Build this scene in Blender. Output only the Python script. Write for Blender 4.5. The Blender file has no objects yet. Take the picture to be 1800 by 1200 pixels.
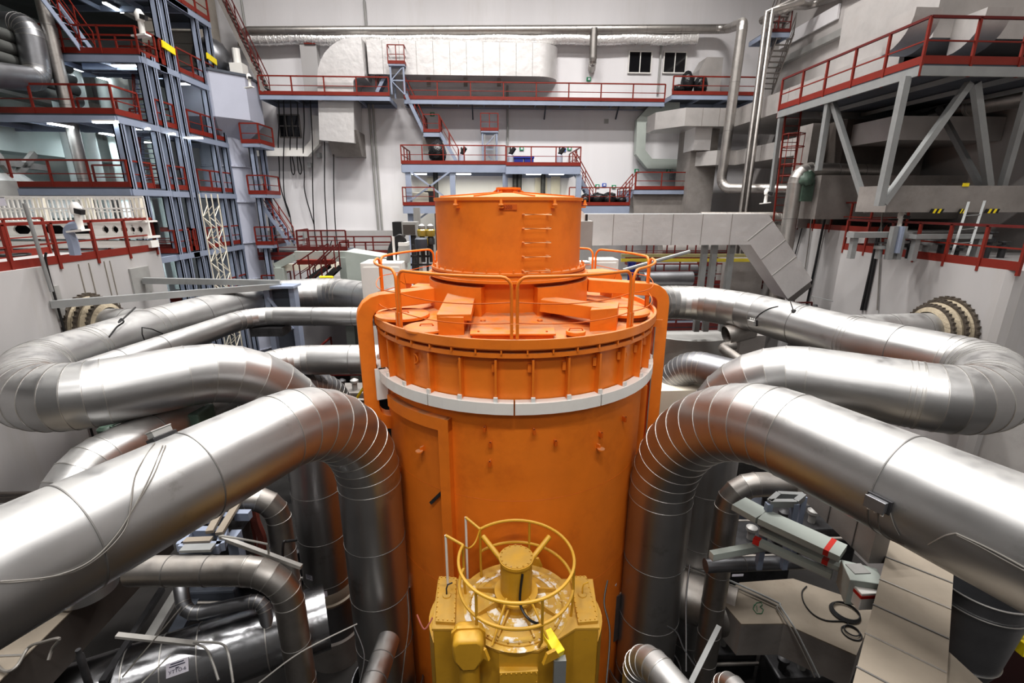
import bpy, math, random
from mathutils import Vector as V, Matrix
random.seed(7)
sc=bpy.context.scene
COL=sc.collection
# ------------------------------------------------------------------ camera
F=834.0; PIT=math.radians(16); YAW=math.radians(3)
FH=V((math.sin(YAW),math.cos(YAW),0)); RT=V((math.cos(YAW),-math.sin(YAW),0))
FW=FH*math.cos(PIT)-V((0,0,math.sin(PIT))); UP=FH*math.sin(PIT)+V((0,0,math.cos(PIT)))
cd=bpy.data.cameras.new('camera'); cam=bpy.data.objects.new('camera',cd); COL.objects.link(cam)
cd.sensor_width=36; cd.lens=F/1800*36; cd.clip_end=200; cd.clip_start=.05
M=Matrix.Identity(4)
for i in range(3):
    M[i][0]=RT[i]; M[i][1]=UP[i]; M[i][2]=-FW[i]
cam.matrix_world=M; sc.camera=cam
# survey helpers: a sight line through a point of the photograph, cut by a wall, floor or plane of the hall
def ray(px,py): return FW+RT*((px-900)/F)-UP*((py-600)/F)
def ad(px,py,d): return ray(px,py)*d
def ax(px,py,X): q=ray(px,py); return q*(X/q.x)
def ay(px,py,Y): q=ray(px,py); return q*(Y/q.y)
def az(px,py,Z): q=ray(px,py); return q*(Z/q.z)
# ------------------------------------------------------------------ materials
MATS={}
def mat(name,c,rough=.5,metal=0,var=.12,scale=2.,dust=None,dustamt=.8,bump=0,bscale=8,stain=None,stainamt=.5,stainscale=1.5,streak=False,emis=0,rvar=.08,stlo=.52,sthi=.72):
    m=bpy.data.materials.new(name); m.use_nodes=True; nt=m.node_tree; N=nt.nodes; L=nt.links
    b=N['Principled BSDF']; b.inputs['Metallic'].default_value=metal
    if emis:
        b.inputs['Emission Color'].default_value=(*c,1); b.inputs['Emission Strength'].default_value=emis
        b.inputs['Base Color'].default_value=(*c,1); MATS[name]=m; return m
    g=N.new('ShaderNodeNewGeometry')
    pos=g.outputs['Position']
    if streak:
        mp=N.new('ShaderNodeMapping'); mp.inputs['Scale'].default_value=(1,1,.12); L.new(pos,mp.inputs['Vector']); pos2=mp.outputs[0]
    else: pos2=pos
    n=N.new('ShaderNodeTexNoise'); n.inputs['Scale'].default_value=scale; n.inputs['Detail'].default_value=6; n.inputs['Roughness'].default_value=.6
    L.new(pos2,n.inputs['Vector'])
    r=N.new('ShaderNodeValToRGB'); r.color_ramp.elements[0].position=.3; r.color_ramp.elements[1].position=.7
    r.color_ramp.elements[0].color=(*[x*(1-var) for x in c],1); r.color_ramp.elements[1].color=(*[min(1,x*(1+var)) for x in c],1)
    L.new(n.outputs['Fac'],r.inputs[0]); col=r.outputs[0]
    def mix(col,c2,fac):
        x=N.new('ShaderNodeMix'); x.data_type='RGBA'; L.new(fac,x.inputs[0]); L.new(col,x.inputs[6]); x.inputs[7].default_value=(*c2,1); return x.outputs[2]
    def math_(op,a,bv):
        x=N.new('ShaderNodeMath'); x.operation=op; x.use_clamp=True
        L.new(a,x.inputs[0])
        if isinstance(bv,(int,float)): x.inputs[1].default_value=bv
        else: L.new(bv,x.inputs[1])
        return x.outputs[0]
    def rampf(v,a,bb):
        x=N.new('ShaderNodeMapRange'); x.inputs[1].default_value=a; x.inputs[2].default_value=bb; L.new(v,x.inputs[0]); return x.outputs[0]
    if stain:
        n2=N.new('ShaderNodeTexNoise'); n2.inputs['Scale'].default_value=stainscale; n2.inputs['Detail'].default_value=8; n2.inputs['Roughness'].default_value=.7
        L.new(pos2,n2.inputs['Vector']); f=math_('MULTIPLY',rampf(n2.outputs['Fac'],stlo,sthi),stainamt); col=mix(col,stain,f)
    rv=N.new('ShaderNodeMapRange'); rv.inputs[3].default_value=max(.03,rough-rvar); rv.inputs[4].default_value=min(1,rough+rvar)
    n3=N.new('ShaderNodeTexNoise'); n3.inputs['Scale'].default_value=1.7; n3.inputs['Detail'].default_value=5; L.new(pos,n3.inputs['Vector']); L.new(n3.outputs['Fac'],rv.inputs[0])
    ro=rv.outputs[0]
    if dust:
        sx=N.new('ShaderNodeSeparateXYZ'); L.new(g.outputs['Normal'],sx.inputs[0])
        f=math_('MULTIPLY',rampf(sx.outputs[2],.55,.97),dustamt)
        n4=N.new('ShaderNodeTexNoise'); n4.inputs['Scale'].default_value=3.5; n4.inputs['Detail'].default_value=6; L.new(pos,n4.inputs['Vector'])
        f=math_('MULTIPLY',f,rampf(n4.outputs['Fac'],.25,.6)); col=mix(col,dust,f)
        x=N.new('ShaderNodeMix'); L.new(f,x.inputs[0]); L.new(ro,x.inputs[2]); x.inputs[3].default_value=.85; ro=x.outputs[0]
        if metal:
            x=N.new('ShaderNodeMix'); L.new(f,x.inputs[0]); x.inputs[2].default_value=metal; x.inputs[3].default_value=0; L.new(x.outputs[0],b.inputs['Metallic'])
    L.new(col,b.inputs['Base Color']); L.new(ro,b.inputs['Roughness'])
    if bump:
        nb=N.new('ShaderNodeTexNoise'); nb.inputs['Scale'].default_value=bscale; nb.inputs['Detail'].default_value=3; L.new(pos,nb.inputs['Vector'])
        bp=N.new('ShaderNodeBump'); bp.inputs['Strength'].default_value=bump; bp.inputs['Distance'].default_value=.05; L.new(nb.outputs['Fac'],bp.inputs['Height']); L.new(bp.outputs[0],b.inputs['Normal'])
    MATS[name]=m; return m
ORG=mat('orange_paint',(.78,.222,.022),.42,0,.07,1.2,dust=(.46,.235,.125),dustamt=.95,stain=(.5,.10,.012),stainamt=.35,bump=.04,bscale=5)
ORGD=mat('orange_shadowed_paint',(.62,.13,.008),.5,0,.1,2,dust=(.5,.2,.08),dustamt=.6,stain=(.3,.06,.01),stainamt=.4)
YEL=mat('yellow_enamel',(.58,.325,.03),.38,0,.08,2.5,dust=(.62,.42,.13),dustamt=.5,stain=(.34,.2,.04),stainamt=.4,stainscale=2.5)
YELW=mat('worn_yellow_enamel',(.56,.32,.045),.65,0,.1,2.5,dust=(.40,.27,.09),dustamt=.6,stain=(.86,.84,.78),stainamt=.7,stainscale=2.6,stlo=.62,sthi=.67)
CHIP=mat('chipped_white_sealant',(.52,.33,.07),.8,0,.1,3,stain=(.74,.72,.68),stainamt=.95,stainscale=4.,stlo=.47,sthi=.55)
YBR=mat('bright_yellow_plastic',(.85,.68,.02),.4)
ALU=mat('aluminium_cladding',(.49,.49,.49),.36,.95,.06,.9,stlo=.60,sthi=.67,dust=(.33,.325,.305),dustamt=.45,bump=.05,bscale=2.2,stain=(.30,.29,.27),stainamt=.4,stainscale=1.3)
ALUD=mat('dull_aluminium_cladding',(.44,.42,.40),.43,1.,.13,2.5,dust=(.42,.38,.33),dustamt=.35,bump=.1,bscale=4,stain=(.25,.22,.2),stainamt=.6,stainscale=2.5)
ALUDD=mat('dark_zinc_cladding',(.27,.275,.29),.42,.9,.12,2,bump=.05,bscale=3)
SEAM=mat('cladding_seam',(.52,.51,.49),.4,.9,.05)
SEAMD=mat('dark_cladding_seam',(.22,.215,.21),.5,.6,.05)
DUCT=mat('galvanised_duct',(.56,.54,.525),.5,.7,.1,1.2,bump=.16,bscale=2.2,stain=(.4,.37,.35),stainamt=.4,stainscale=1.2)
DUCTD=mat('grimy_duct',(.30,.28,.265),.6,.35,.14,1.2,bump=.1,bscale=2,stain=(.18,.165,.15),stainamt=.5)
DUCTW=mat('bright_duct',(.70,.685,.68),.45,.5,.06,1.2,bump=.4,bscale=2.5)
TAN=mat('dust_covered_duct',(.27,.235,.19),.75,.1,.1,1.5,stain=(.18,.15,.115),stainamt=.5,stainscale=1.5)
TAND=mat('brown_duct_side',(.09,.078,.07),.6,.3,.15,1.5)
FOIL=mat('crumpled_foil',(.88,.87,.86),.25,.55,.05,2,bump=.9,bscale=9)
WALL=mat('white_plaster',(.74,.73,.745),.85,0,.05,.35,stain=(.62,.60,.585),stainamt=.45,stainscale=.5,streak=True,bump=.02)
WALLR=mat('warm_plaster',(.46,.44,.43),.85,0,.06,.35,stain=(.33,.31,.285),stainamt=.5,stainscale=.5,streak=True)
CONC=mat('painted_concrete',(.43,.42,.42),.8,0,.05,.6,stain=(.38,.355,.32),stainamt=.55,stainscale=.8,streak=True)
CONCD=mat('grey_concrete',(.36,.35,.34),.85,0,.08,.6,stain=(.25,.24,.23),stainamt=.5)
FLOOR=mat('dark_floor',(.03,.028,.027),.8,0,.3,.8)
LINE=mat('joint_line',(.25,.23,.2),.9)
BLU=mat('bluegrey_steel_paint',(.27,.31,.40),.5,0,.08,1)
BLUD=mat('dark_deck_steel',(.07,.08,.10),.6,0,.15,1)
TANK=mat('pale_bluegrey_paint',(.42,.44,.52),.5,0,.05,.5)
RED=mat('red_rail_paint',(.19,.019,.010),.5,0,.1,2)
REDD=mat('maroon_rail_paint',(.12,.014,.012),.5,0,.12,2)
REDB=mat('bright_red_tape',(.55,.03,.02),.5)
GALV=mat('galvanised_steel',(.30,.31,.31),.5,.35,.08,2)
WHT=mat('white_paint',(.78,.77,.74),.45,0,.04,1.5,stain=(.6,.57,.5),stainamt=.3)
CREAM=mat('cream_paint',(.70,.66,.56),.5,0,.05,1.5)
PGR=mat('pale_green_grey_paint',(.40,.44,.41),.5,0,.06,1.5)
GREEN=mat('valve_green_paint',(.07,.11,.085),.5,0,.15,5)
GLS=mat('dark_window_glass',(.012,.012,.014),.08,0,.1)
BLK=mat('black_rubber',(.015,.015,.016),.5,0,.2)
DKS=mat('dark_machinery',(.05,.05,.053),.5,.4,.3,4)
GRY=mat('grey_box_paint',(.36,.36,.35),.5,.2,.08,2)
HOSE=mat('brick_red_hose',(.28,.085,.065),.7,0,.15,4)
WIRE=mat('grey_wire',(.2,.19,.175),.5,.2)
WIREW=mat('pale_wire',(.36,.35,.33),.5)
CANV=mat('bellows_canvas',(.36,.31,.23),.9,0,.15,6,bump=.5,bscale=12)
BELT=mat('bellows_strap',(.09,.075,.06),.7,0,.3,10)
LAMP=mat('tube_light_glow',(.9,.97,1.),emis=16)
BLUE=mat('blue_plastic',(.02,.035,.25),.45)
SGN=mat('green_sign',(.01,.28,.12),.5); SBL=mat('blue_sign',(.05,.12,.45),.5)
PAP=mat('white_label_paper',(.74,.72,.80),.6,0,.02); INK=mat('black_ink',(.02,.02,.06),.7)
MARK=mat('green_marker_ink',(.03,.16,.08),.7)
BAG=mat('black_bag_plastic',(.02,.02,.022),.25,0,.2,3,bump=.6,bscale=10)
AMB=mat('amber_glass',(.35,.27,.06),.2)
BRICKM=mat('grey_slab_cladding',(.38,.35,.31),.8,0,.1,1.5)
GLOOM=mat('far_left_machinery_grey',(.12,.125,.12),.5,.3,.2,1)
REDFL=mat('dark_red_floor_paint',(.03,.004,.004),.7)
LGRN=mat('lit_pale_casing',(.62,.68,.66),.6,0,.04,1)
# ------------------------------------------------------------------ mesh building
class MB:
    def __init__(s): s.v=[]; s.f=[]; s.m=[]
    def add(s,vs,fs,mi=0):
        o=len(s.v); s.v+= [V(p) for p in vs]; s.f+= [[o+i for i in f] for f in fs]; s.m+=[mi]*len(fs); return s
    def hexa(s,p,mi=0):  # p: 4 bottom + 4 top corners
        return s.add(p,[(3,2,1,0),(4,5,6,7),(0,1,5,4),(1,2,6,5),(2,3,7,6),(3,0,4,7)],mi)
    def box(s,a,b,mi=0):
        x0,y0,z0=[min(a[i],b[i]) for i in range(3)]; x1,y1,z1=[max(a[i],b[i]) for i in range(3)]
        return s.hexa([(x0,y0,z0),(x1,y0,z0),(x1,y1,z0),(x0,y1,z0),(x0,y0,z1),(x1,y0,z1),(x1,y1,z1),(x0,y1,z1)],mi)
    def bar(s,a,b,w,h=None,up=V((0,0,1)),mi=0):
        h=h or w; a=V(a); b=V(b); t=(b-a).normalized(); up=V(up)
        if abs(t.dot(up))>.98: up=V((0,1,0))
        x=t.cross(up).normalized()*w/2; y=x.cross(t).normalized()*h/2
        return s.hexa([a-x-y,a+x-y,b+x-y,b-x-y,a-x+y,a+x+y,b+x+y,b-x+y],mi)
    def prism(s,poly,ext,mi=0):
        n=len(poly); ext=V(ext); p=[V(q) for q in poly]
        return s.add(p+[q+ext for q in p],[tuple(range(n-1,-1,-1)),tuple(range(n,2*n))]+[(i,(i+1)%n,n+(i+1)%n,n+i) for i in range(n)],mi)
    def lathe(s,prof,c,segs=48,a0=0,a1=360,mi=0,caps=True):
        c=V(c); full=abs(a1-a0)>=359.9; n=segs if full else segs+1; vs=[]; fs=[]
        for r,z in prof:
            for k in range(n):
                t=math.radians(a0+(a1-a0)*k/segs); vs.append(c+V((r*math.cos(t),r*math.sin(t),z)))
        for i in range(len(prof)-1):
            for k in range(segs):
                k2=(k+1)%n; fs.append((i*n+k,i*n+k2,(i+1)*n+k2,(i+1)*n+k))
        if caps and full:
            if prof[0][0]>.001: fs.append(tuple(range(n-1,-1,-1)))
            if prof[-1][0]>.001: fs.append(tuple(range((len(prof)-1)*n,len(prof)*n)))
        elif caps:
            k=len(prof); fs.append(tuple(i*n for i in range(k))); fs.append(tuple(i*n+n-1 for i in range(k-1,-1,-1)))
        return s.add(vs,fs,mi)
    def sweep(s,st,r,segs=12,mi=0,smi=1,bead=0.0,bw=.02,cap=True,r2=None):
        """st: list of (point,seam flag). radius r (to r2), beads at seams"""
        P=[V(p[0]) for p in st]; n=len(P); T=[]
        for i in range(n):
            a=(P[i]-P[i-1]) if i else (P[1]-P[0]); b=(P[i+1]-P[i]) if i<n-1 else a
            T.append((a.normalized()+b.normalized()).normalized())
        up=V((0,0,1)) if abs(T[0].z)<.9 else V((0,1,0)); x=T[0].cross(up).normalized(); rings=[]
        for i in range(n):
            x=(x-T[i]*x.dot(T[i])).normalized(); y=T[i].cross(x)
            rr=r if r2 is None else r+(r2-r)*i/(n-1)
            if bead and st[i][1]:
                for o,dr in ((-bw*.6,0),(-bw*.45,bead),(bw*.45,bead),(bw*.6,0)): rings.append((P[i]+T[i]*o,x,y,rr+dr,st[i][1]))
            else: rings.append((P[i],x,y,rr,0))
        o=len(s.v)
        for p,x,y,rr,_ in rings:
            for k in range(segs):
                t=2*math.pi*k/segs; s.v.append(p+x*(rr*math.cos(t))+y*(rr*math.sin(t)))
        for i in range(len(rings)-1):
            sm=rings[i][4] and rings[i+1][4] and (rings[i+1][0]-rings[i][0]).length<bw*1.6
            for k in range(segs):
                k2=(k+1)%segs; s.f.append([o+i*segs+k,o+i*segs+k2,o+(i+1)*segs+k2,o+(i+1)*segs+k]); s.m.append((smi if rings[i][4]==1 else 2) if sm else mi)
        if cap:
            s.f.append([o+k for k in range(segs-1,-1,-1)]); s.m.append(mi)
            e=o+(len(rings)-1)*segs; s.f.append([e+k for k in range(segs)]); s.m.append(mi)
        return s
    def tube(s,pts,r,segs=8,mi=0,cap=True): return s.sweep([(p,0) for p in pts],r,segs,mi,mi,cap=cap)
    def ring(s,c,R,r,z=0,segs=48,ts=8,a0=0,a1=360,mi=0):
        c=V(c); n=max(4,int(segs*abs(a1-a0)/360))
        pts=[c+V((R*math.cos(math.radians(a0+(a1-a0)*k/n)),R*math.sin(math.radians(a0+(a1-a0)*k/n)),z)) for k in range(n+1)]
        return s.tube(pts,r,ts,mi)
    def ball(s,c,r,mi=0,sz=1.,seg=12,jit=0):
        prof=[]; c=V(c); n=8; o=len(s.v)
        s.lathe([(max(.0005,r*math.sin(math.pi*i/n)),-r*sz*math.cos(math.pi*i/n)) for i in range(n+1)],c,seg,mi=mi,caps=False)
        if jit:
            for i in range(o,len(s.v)): s.v[i]=c+(s.v[i]-c)*(1+random.uniform(-jit,jit))
        return s
    def rsweep(s,pts,n,w,h,mi=0):
        """rectangular section along a planar path with plane normal n: w along n, h across, mitred"""
        P=[V(p) for p in pts]; n=V(n).normalized(); R=[]
        for i in range(len(P)):
            a=(P[i]-P[i-1]).normalized() if i else (P[1]-P[0]).normalized(); b=(P[i+1]-P[i]).normalized() if i<len(P)-1 else a
            t=(a+b).normalized(); q=t.cross(n).normalized(); k=1/max(.3,t.dot(b))
            R.append([P[i]+n*w/2*sx+q*h/2*sy*k for sx,sy in((-1,-1),(1,-1),(1,1),(-1,1))])
        o=len(s.v); s.v+=[p for r in R for p in r]
        for i in range(len(R)-1):
            for k in range(4): s.f.append([o+i*4+k,o+i*4+(k+1)%4,o+i*4+4+(k+1)%4,o+i*4+4+k]); s.m.append(mi)
        s.f.append([o+3,o+2,o+1,o]); e=o+len(R)*4-4; s.f.append([e,e+1,e+2,e+3]); s.m+=[mi,mi]
        return s
    def build(s,name,mats,parent=None,smooth=True,ang=38,bev=0):
        if not isinstance(mats,(list,tuple)): mats=[mats]
        lo=V([min(p[i] for p in s.v) for i in range(3)]); hi=V([max(p[i] for p in s.v) for i in range(3)])
        org=V(((lo.x+hi.x)/2,(lo.y+hi.y)/2,lo.z))
        me=bpy.data.meshes.new(name); me.from_pydata([p-org for p in s.v],[],s.f)
        for m in mats: me.materials.append(m)
        if len(mats)>1: me.polygons.foreach_set('material_index',[min(i,len(mats)-1) for i in s.m])
        if smooth:
            me.polygons.foreach_set('use_smooth',[True]*len(me.polygons)); me.update()
            me.set_sharp_from_angle(angle=math.radians(ang))
        me.validate(); me.update()
        o=bpy.data.objects.new(name,me); COL.objects.link(o); setp(o,org,parent)
        if bev:
            md=o.modifiers.new('bevel','BEVEL'); md.width=bev; md.segments=2; md.limit_method='ANGLE'
        return o
WL={}
def setp(o,org,parent=None):
    WL[o.name]=V(org)
    if parent is not None: o.parent=parent; o.location=V(org)-WL[parent.name]
    else: o.location=V(org)
def tag(o,label,cat,group=None,kind=None):
    o['label']=label; o['category']=cat
    if group: o['group']=group
    o['kind']=kind or 'thing'
    return o
def thing(name,label,cat,loc,group=None):
    o=bpy.data.objects.new(name,None); o.empty_display_size=.2; COL.objects.link(o); setp(o,loc); return tag(o,label,cat,group)
def struct(o): o['kind']='structure'; return o
def inst(src,org,parent):   # another copy of a small part, sharing its mesh
    o=src.copy(); COL.objects.link(o); setp(o,org,parent); return o
def fillet(pts,rb,n=6,ss=0,b_seam=True):
    """polyline with rounded corners; stations flagged where a cladding seam sits"""
    P=[V(p) for p in pts]; out=[]; 
    if not isinstance(rb,(list,tuple)): rb=[rb]*(len(P)-2)
    segs=[]; cur=P[0]
    for i in range(1,len(P)-1):
        a=(P[i-1]-P[i]).normalized(); b=(P[i+1]-P[i]).normalized(); th=math.pi-a.angle(b); t=rb[i-1]*math.tan(th/2)
        t=min(t,(P[i]-cur).length*.98,(P[i+1]-P[i]).length*.49 if i<len(P)-2 else (P[i+1]-P[i]).length*.98); r=t/math.tan(th/2) if th>.01 else 0
        s=P[i]+a*t; e=P[i]+b*t; segs.append(('L',cur,s))
        if th>.03:
            c=P[i]+(a+b).normalized()*(r/math.cos(th/2)); k=max(2,int(n*th/(math.pi/2)+.5)); arc=[]
            u=(s-c).normalized(); axis=u.cross((e-c).normalized()).normalized()
            for j in range(k+1): arc.append(c+Matrix.Rotation(th*j/k,3,axis)@(u*r))
            segs.append(('A',arc))
        cur=e
    segs.append(('L',cur,P[-1]))
    for sg in segs:
        if sg[0]=='L':
            a,b=sg[1],sg[2]; l=(b-a).length
            if l<.01: continue
            k=max(1,round(l/ss)) if ss else 1
            if not out: out.append((a,0))
            for j in range(1,k+1): out.append((a.lerp(b,j/k),2 if ss and j<k else 0))
        else:
            if out: out[-1]=(sg[1][0],1 if b_seam else 0)
            else: out.append((sg[1][0],0))
            for p in sg[1][1:]: out.append((p,1 if b_seam else 0))
    return out
# generic pieces --------------------------------------------------------------
POSTS={}
def post(parent,base,h,w,m):
    k=(round(h,2),w,m.name)
    if k not in POSTS:
        o=MB().box((-w/2,-w/2,0),(w/2,w/2,h)).build('post',m,None,smooth=False); POSTS[k]=o; setp(o,V(base),parent); return o
    return inst(POSTS[k],V(base),parent)
def railing(parent,pts,h=1.1,sp=1.4,m=RED,m2=None,toe=.16,w=.06,mids=1,drop=.0):
    P=[V(p) for p in pts]; m2=m2 or m
    a=MB(); b=MB(); c=MB()
    for i in range(len(P)-1):
        p,q=P[i],P[i+1]; z=V((0,0,1))
        a.bar(p+z*h,q+z*h,w,w)
        for k in range(mids): b.bar(p+z*h*(k+1)/(mids+1),q+z*h*(k+1)/(mids+1),w*.55,w*.55)
        if toe: c.bar(p+z*(toe/2),q+z*(toe/2),.025,toe)
        n=max(1,round((q-p).length/sp))
        for j in range(n+1 if i==len(P)-2 else n): post(parent,p.lerp(q,j/n)-z*drop,h+drop,w,m)
    a.build('top_rail',m2,parent,smooth=False); b.build('mid_rail',m,parent,smooth=False)
    if toe: c.build('toe_board',m,parent,smooth=False)
def platform(name,label,cat,poly,rails,th=.22,group=None,mdeck=BLUD,medge=BLU,**kw):
    P=[V(p) for p in poly]; t=thing(name,label,cat,sum(P,V())/len(P),group)
    MB().prism([p-V((0,0,.05)) for p in P],(0,0,.05)).build('deck',mdeck,t,smooth=False)
    e=MB()
    for i in range(len(P)):
        e.bar(P[i]-V((0,0,.05+th/2)),P[(i+1)%len(P)]-V((0,0,.05+th/2)),.08,th)
    n=len(P); L=(P[1]-P[0]).length
    k=max(1,int(L/1.6))
    for j in range(1,k): e.bar(P[0].lerp(P[1],j/k)-V((0,0,.15)),P[3%n].lerp(P[2],j/k)-V((0,0,.15)),.06,.14)
    e.build('edge_beam',medge,t,smooth=False)
    for r in rails: railing(t,[P[i%n] for i in r],**kw)
    return t
def stair(name,label,a,b,w,wdir,m=BLU,mr=RED,h=1.0,n=None,group=None):
    """steel stair from a (bottom) to b (top), width vector wdir*w"""
    a=V(a); b=V(b); wd=V(wdir).normalized()*w; t=thing(name,label,'stairs',a,group)
    n=n or max(4,round(abs(b.z-a.z)/.24))
    for o in (V(),wd): MB().bar(a+o,b+o,.05,.2).build('stringer',m,t,smooth=False)
    dz=V((0,0,1)); run=(b-a); run.z=0; run=run.normalized() if run.length>.05 else V((0,1,0)); first=None
    for i in range(1,n):
        p=a.lerp(b,i/n)
        if first is None: first=MB().hexa([p-run*.11,p+run*.11,p+run*.11+wd,p-run*.11+wd]+[q+dz*.03 for q in (p-run*.11,p+run*.11,p+run*.11+wd,p-run*.11+wd)]).build('tread',m,t,smooth=False); p0=p; o0=WL[first.name].copy()
        else: inst(first,o0+p-p0,t)
    for o in (V(),wd):
        r=MB(); r.bar(a+o+dz*h,b+o+dz*h,.05); r.bar(a+o+dz*h*.5,b+o+dz*h*.5,.03)
        k=max(2,round((b-a).length/1.3))
        for j in range(k+1): p=a.lerp(b,j/k)+o; r.bar(p,p+dz*h,.045)
        r.build('handrail',mr,t,smooth=False)
    return t
def ladder(name,label,a,b,wv,m,cage=False,sp=.3,mr=None):
    a=V(a); b=V(b); wv=V(wv); t=thing(name,label,'ladder',a)
    for o in (V(),wv): MB().bar(a+o,b+o,.06,.04).build('stile',m,t,smooth=False)
    n=max(3,int((b-a).length/sp)); first=None
    for i in range(1,n):
        p=a.lerp(b,i/n)
        if first is None: first=MB().bar(p,p+wv,.025).build('rung',mr or m,t,smooth=False); p0=p; o0=WL[first.name].copy()
        else: inst(first,o0+p-p0,t)
    return t
def tubelight(p,q,label,w=.12):
    p=V(p); q=V(q); t=thing('tube_light',label,'light',p,'tube lights under the steel platforms')
    MB().bar(p,q,w,.05).build('lens',LAMP,t,smooth=False)
    MB().bar(p+V((0,0,.055)),q+V((0,0,.055)),w*1.3,.05).build('housing',WHT,t,smooth=False); return t
def pipe(name,label,pts,r,rb,ss=1.2,n=7,segs=40,m=ALU,ms=SEAM,bead=.009,bw=.015,group=None,cat='pipe',parent=None,b_seam=True):
    st=fillet(pts,rb,n,ss,b_seam); o=MB().sweep(st,r,segs,bead=bead,bw=bw).build(name,[m,ms,SEAMD],parent,ang=26)
    if parent is None: tag(o,label,cat,group)
    return o
def cable(name,label,pts,r,m=BLK,group=None,cat='cable',parent=None,sub=6):
    P=[V(p) for p in pts]; Q=[]
    for i in range(len(P)-1):
        p0=P[max(0,i-1)];p1=P[i];p2=P[i+1];p3=P[min(len(P)-1,i+2)]
        for j in range(sub):
            t=j/sub; Q.append(.5*((2*p1)+(p2-p0)*t+(2*p0-5*p1+4*p2-p3)*t*t+(3*p1-p0-3*p2+p3)*t**3))
    Q.append(P[-1]); o=MB().tube(Q,r,6).build(name,m,parent)
    if parent is None: tag(o,label,cat,group)
    return o
def solo(mb,name,m,label,cat,group=None,**k): return tag(mb.build(name,m,None,**k),label,cat,group)
def text(body,size,p,xd,yd,m,parent,name='lettering',ext=.002):
    c=bpy.data.curves.new(name,'FONT'); c.body=body; c.size=size; c.align_x='CENTER'; c.align_y='CENTER'; c.extrude=ext; c.materials.append(m)
    tmp=bpy.data.objects.new(name,c); me=bpy.data.meshes.new_from_object(tmp); bpy.data.objects.remove(tmp); me.name=name
    if not me.materials: me.materials.append(m)
    o=bpy.data.objects.new(name,me); COL.objects.link(o); xd=V(xd).normalized(); zd=xd.cross(V(yd)).normalized(); y=zd.cross(xd)
    R=Matrix((xd,y,zd)).transposed(); o.rotation_euler=R.to_euler(); setp(o,p,parent); return o
Z=V((0,0,1))
#PART2
# ================================================================== the hall
ZF=-12.0; XL=-27.0; XR=18.6; YB=34.0; ZC=20.0
def slab(name,a,b,m): return struct(MB().box(a,b).build(name,m,None,smooth=False))
slab('floor',(XL,-9,ZF-.3),(XR,YB,ZF),FLOOR)
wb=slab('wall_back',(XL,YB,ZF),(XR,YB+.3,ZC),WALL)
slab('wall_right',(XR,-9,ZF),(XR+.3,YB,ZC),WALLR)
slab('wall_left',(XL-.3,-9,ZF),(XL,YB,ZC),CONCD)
slab('wall_front',(XL,-9.3,ZF),(XR,-9,ZC),mat('dim_front_wall',(.2,.2,.2),.9))
slab('ceiling',(XL,-9.3,ZC),(XR,YB+.3,ZC+.3),mat('dim_ceiling',(.25,.25,.25),.9))
# inner shielding walls either side, with their tops used as walkways
WX=-11.85; WT=-1.55
slab('wall_inner_left',(-19,13.25,ZF),(WX,18.1,WT),CONC)
slab('wall_inner_left_front',(-19,3,ZF),(WX+.12,13.25,WT),CONC)
RX=13.0
b=MB(); b.prism([(RX,17.0,ZF),(RX+.0,11.25,ZF),(RX+.08,11.08,ZF),(RX+.25,11,ZF),(XR,11,ZF),(XR,17,ZF)],(0,0,WT-ZF)); struct(b.build('wall_inner_right',CONC,None,smooth=False))
slab('wall_inner_right_rear',(13.9,17,ZF),(XR,21.2,-.95),CONC)
slab('wall_lower_right',(13.4,2,ZF),(13.9,11,-4.4),CONCD)
# joint lines on the left inner wall, strips standing proud of the plaster
for i,(px,y1,y2) in enumerate([(137,462,560),(155,460,560),(182,457,520),(192,456,520)]):
    p=ax(px,y1+2,WX); q=V((WX,p.y,p.z-3.2)); o=MB().bar(p+V((.005,0,0)),q+V((.005,0,0)),.035,.02).build('trim_%d'%(i+1),LINE,None,smooth=False); struct(o)
# mezzanine floor behind the vessel
slab('floor_rear_deck',(-11.5,21.5,-5.1),(13.5,YB,-4.8),CONCD)
slab('floor_sump',(-12,-2,ZF),(13,20,ZF+.02),FLOOR)
# ================================================================== orange vessel
VC=V((.60,10.38,0)); NV=math.hypot(VC.x,VC.y)
FD=V((VC.x,VC.y,0)).normalized()
def zf(py,R):
    q=ray(905,py); h=math.hypot(q.x,q.y); return q.z*(NV-R)/h
AF=math.degrees(math.atan2(-FD.y,-FD.x))   # angle facing the viewer
def pol(R,a,z,c=VC): return V((c.x+R*math.cos(math.radians(a)),c.y+R*math.sin(math.radians(a)),z))
RUNG=mat('worn_orange_rung',(.85,.42,.2),.4)
ves=thing('orange_vessel','huge orange cylindrical vessel in the middle of the hall with railed round deck','vessel',V((VC.x,VC.y,ZF)))
zl,z0,z1,z2,z3,z4=zf(597,3.0),zf(608,3.0),zf(621,2.95),zf(628,3.0),zf(706,2.97),zf(726,2.97)
RS=2.86
MB().lathe([(RS,ZF+.0),(RS,z4+.02)],VC,96,caps=False).build('lower_shell',ORG,ves)
MB().lathe([(RS,z4+.02),(RS,z2+.01)],VC,96,caps=False).build('upper_shell',ORG,ves)
fl=MB(); fl.lathe([(RS,z2-.02),(3.0,z2-.02),(3.0,z2+.06),(2.9,z2+.06),(2.9,z1+.06),(3.01,z1+.06),(3.04,z1+.09),(3.04,zl),(2.99,zl),(2.99,zl-.1)],VC,96,caps=False)
for k in range(44):
    a=AF+360/44*(k+.5); fl.bar(pol(2.97,a,z2+.05),pol(2.97,a,z1+.07),.025,.12,up=pol(1,a,0)-VC)
fl.build('flange',ORG,ves)
dk=MB(); dk.lathe([(2.99,zl-.1),(2.2,zl-.02),(1.5,zl+.1),(.2,zl+.1)],VC,96,caps=False); dk.build('deck_plate',ORG,ves)
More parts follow.
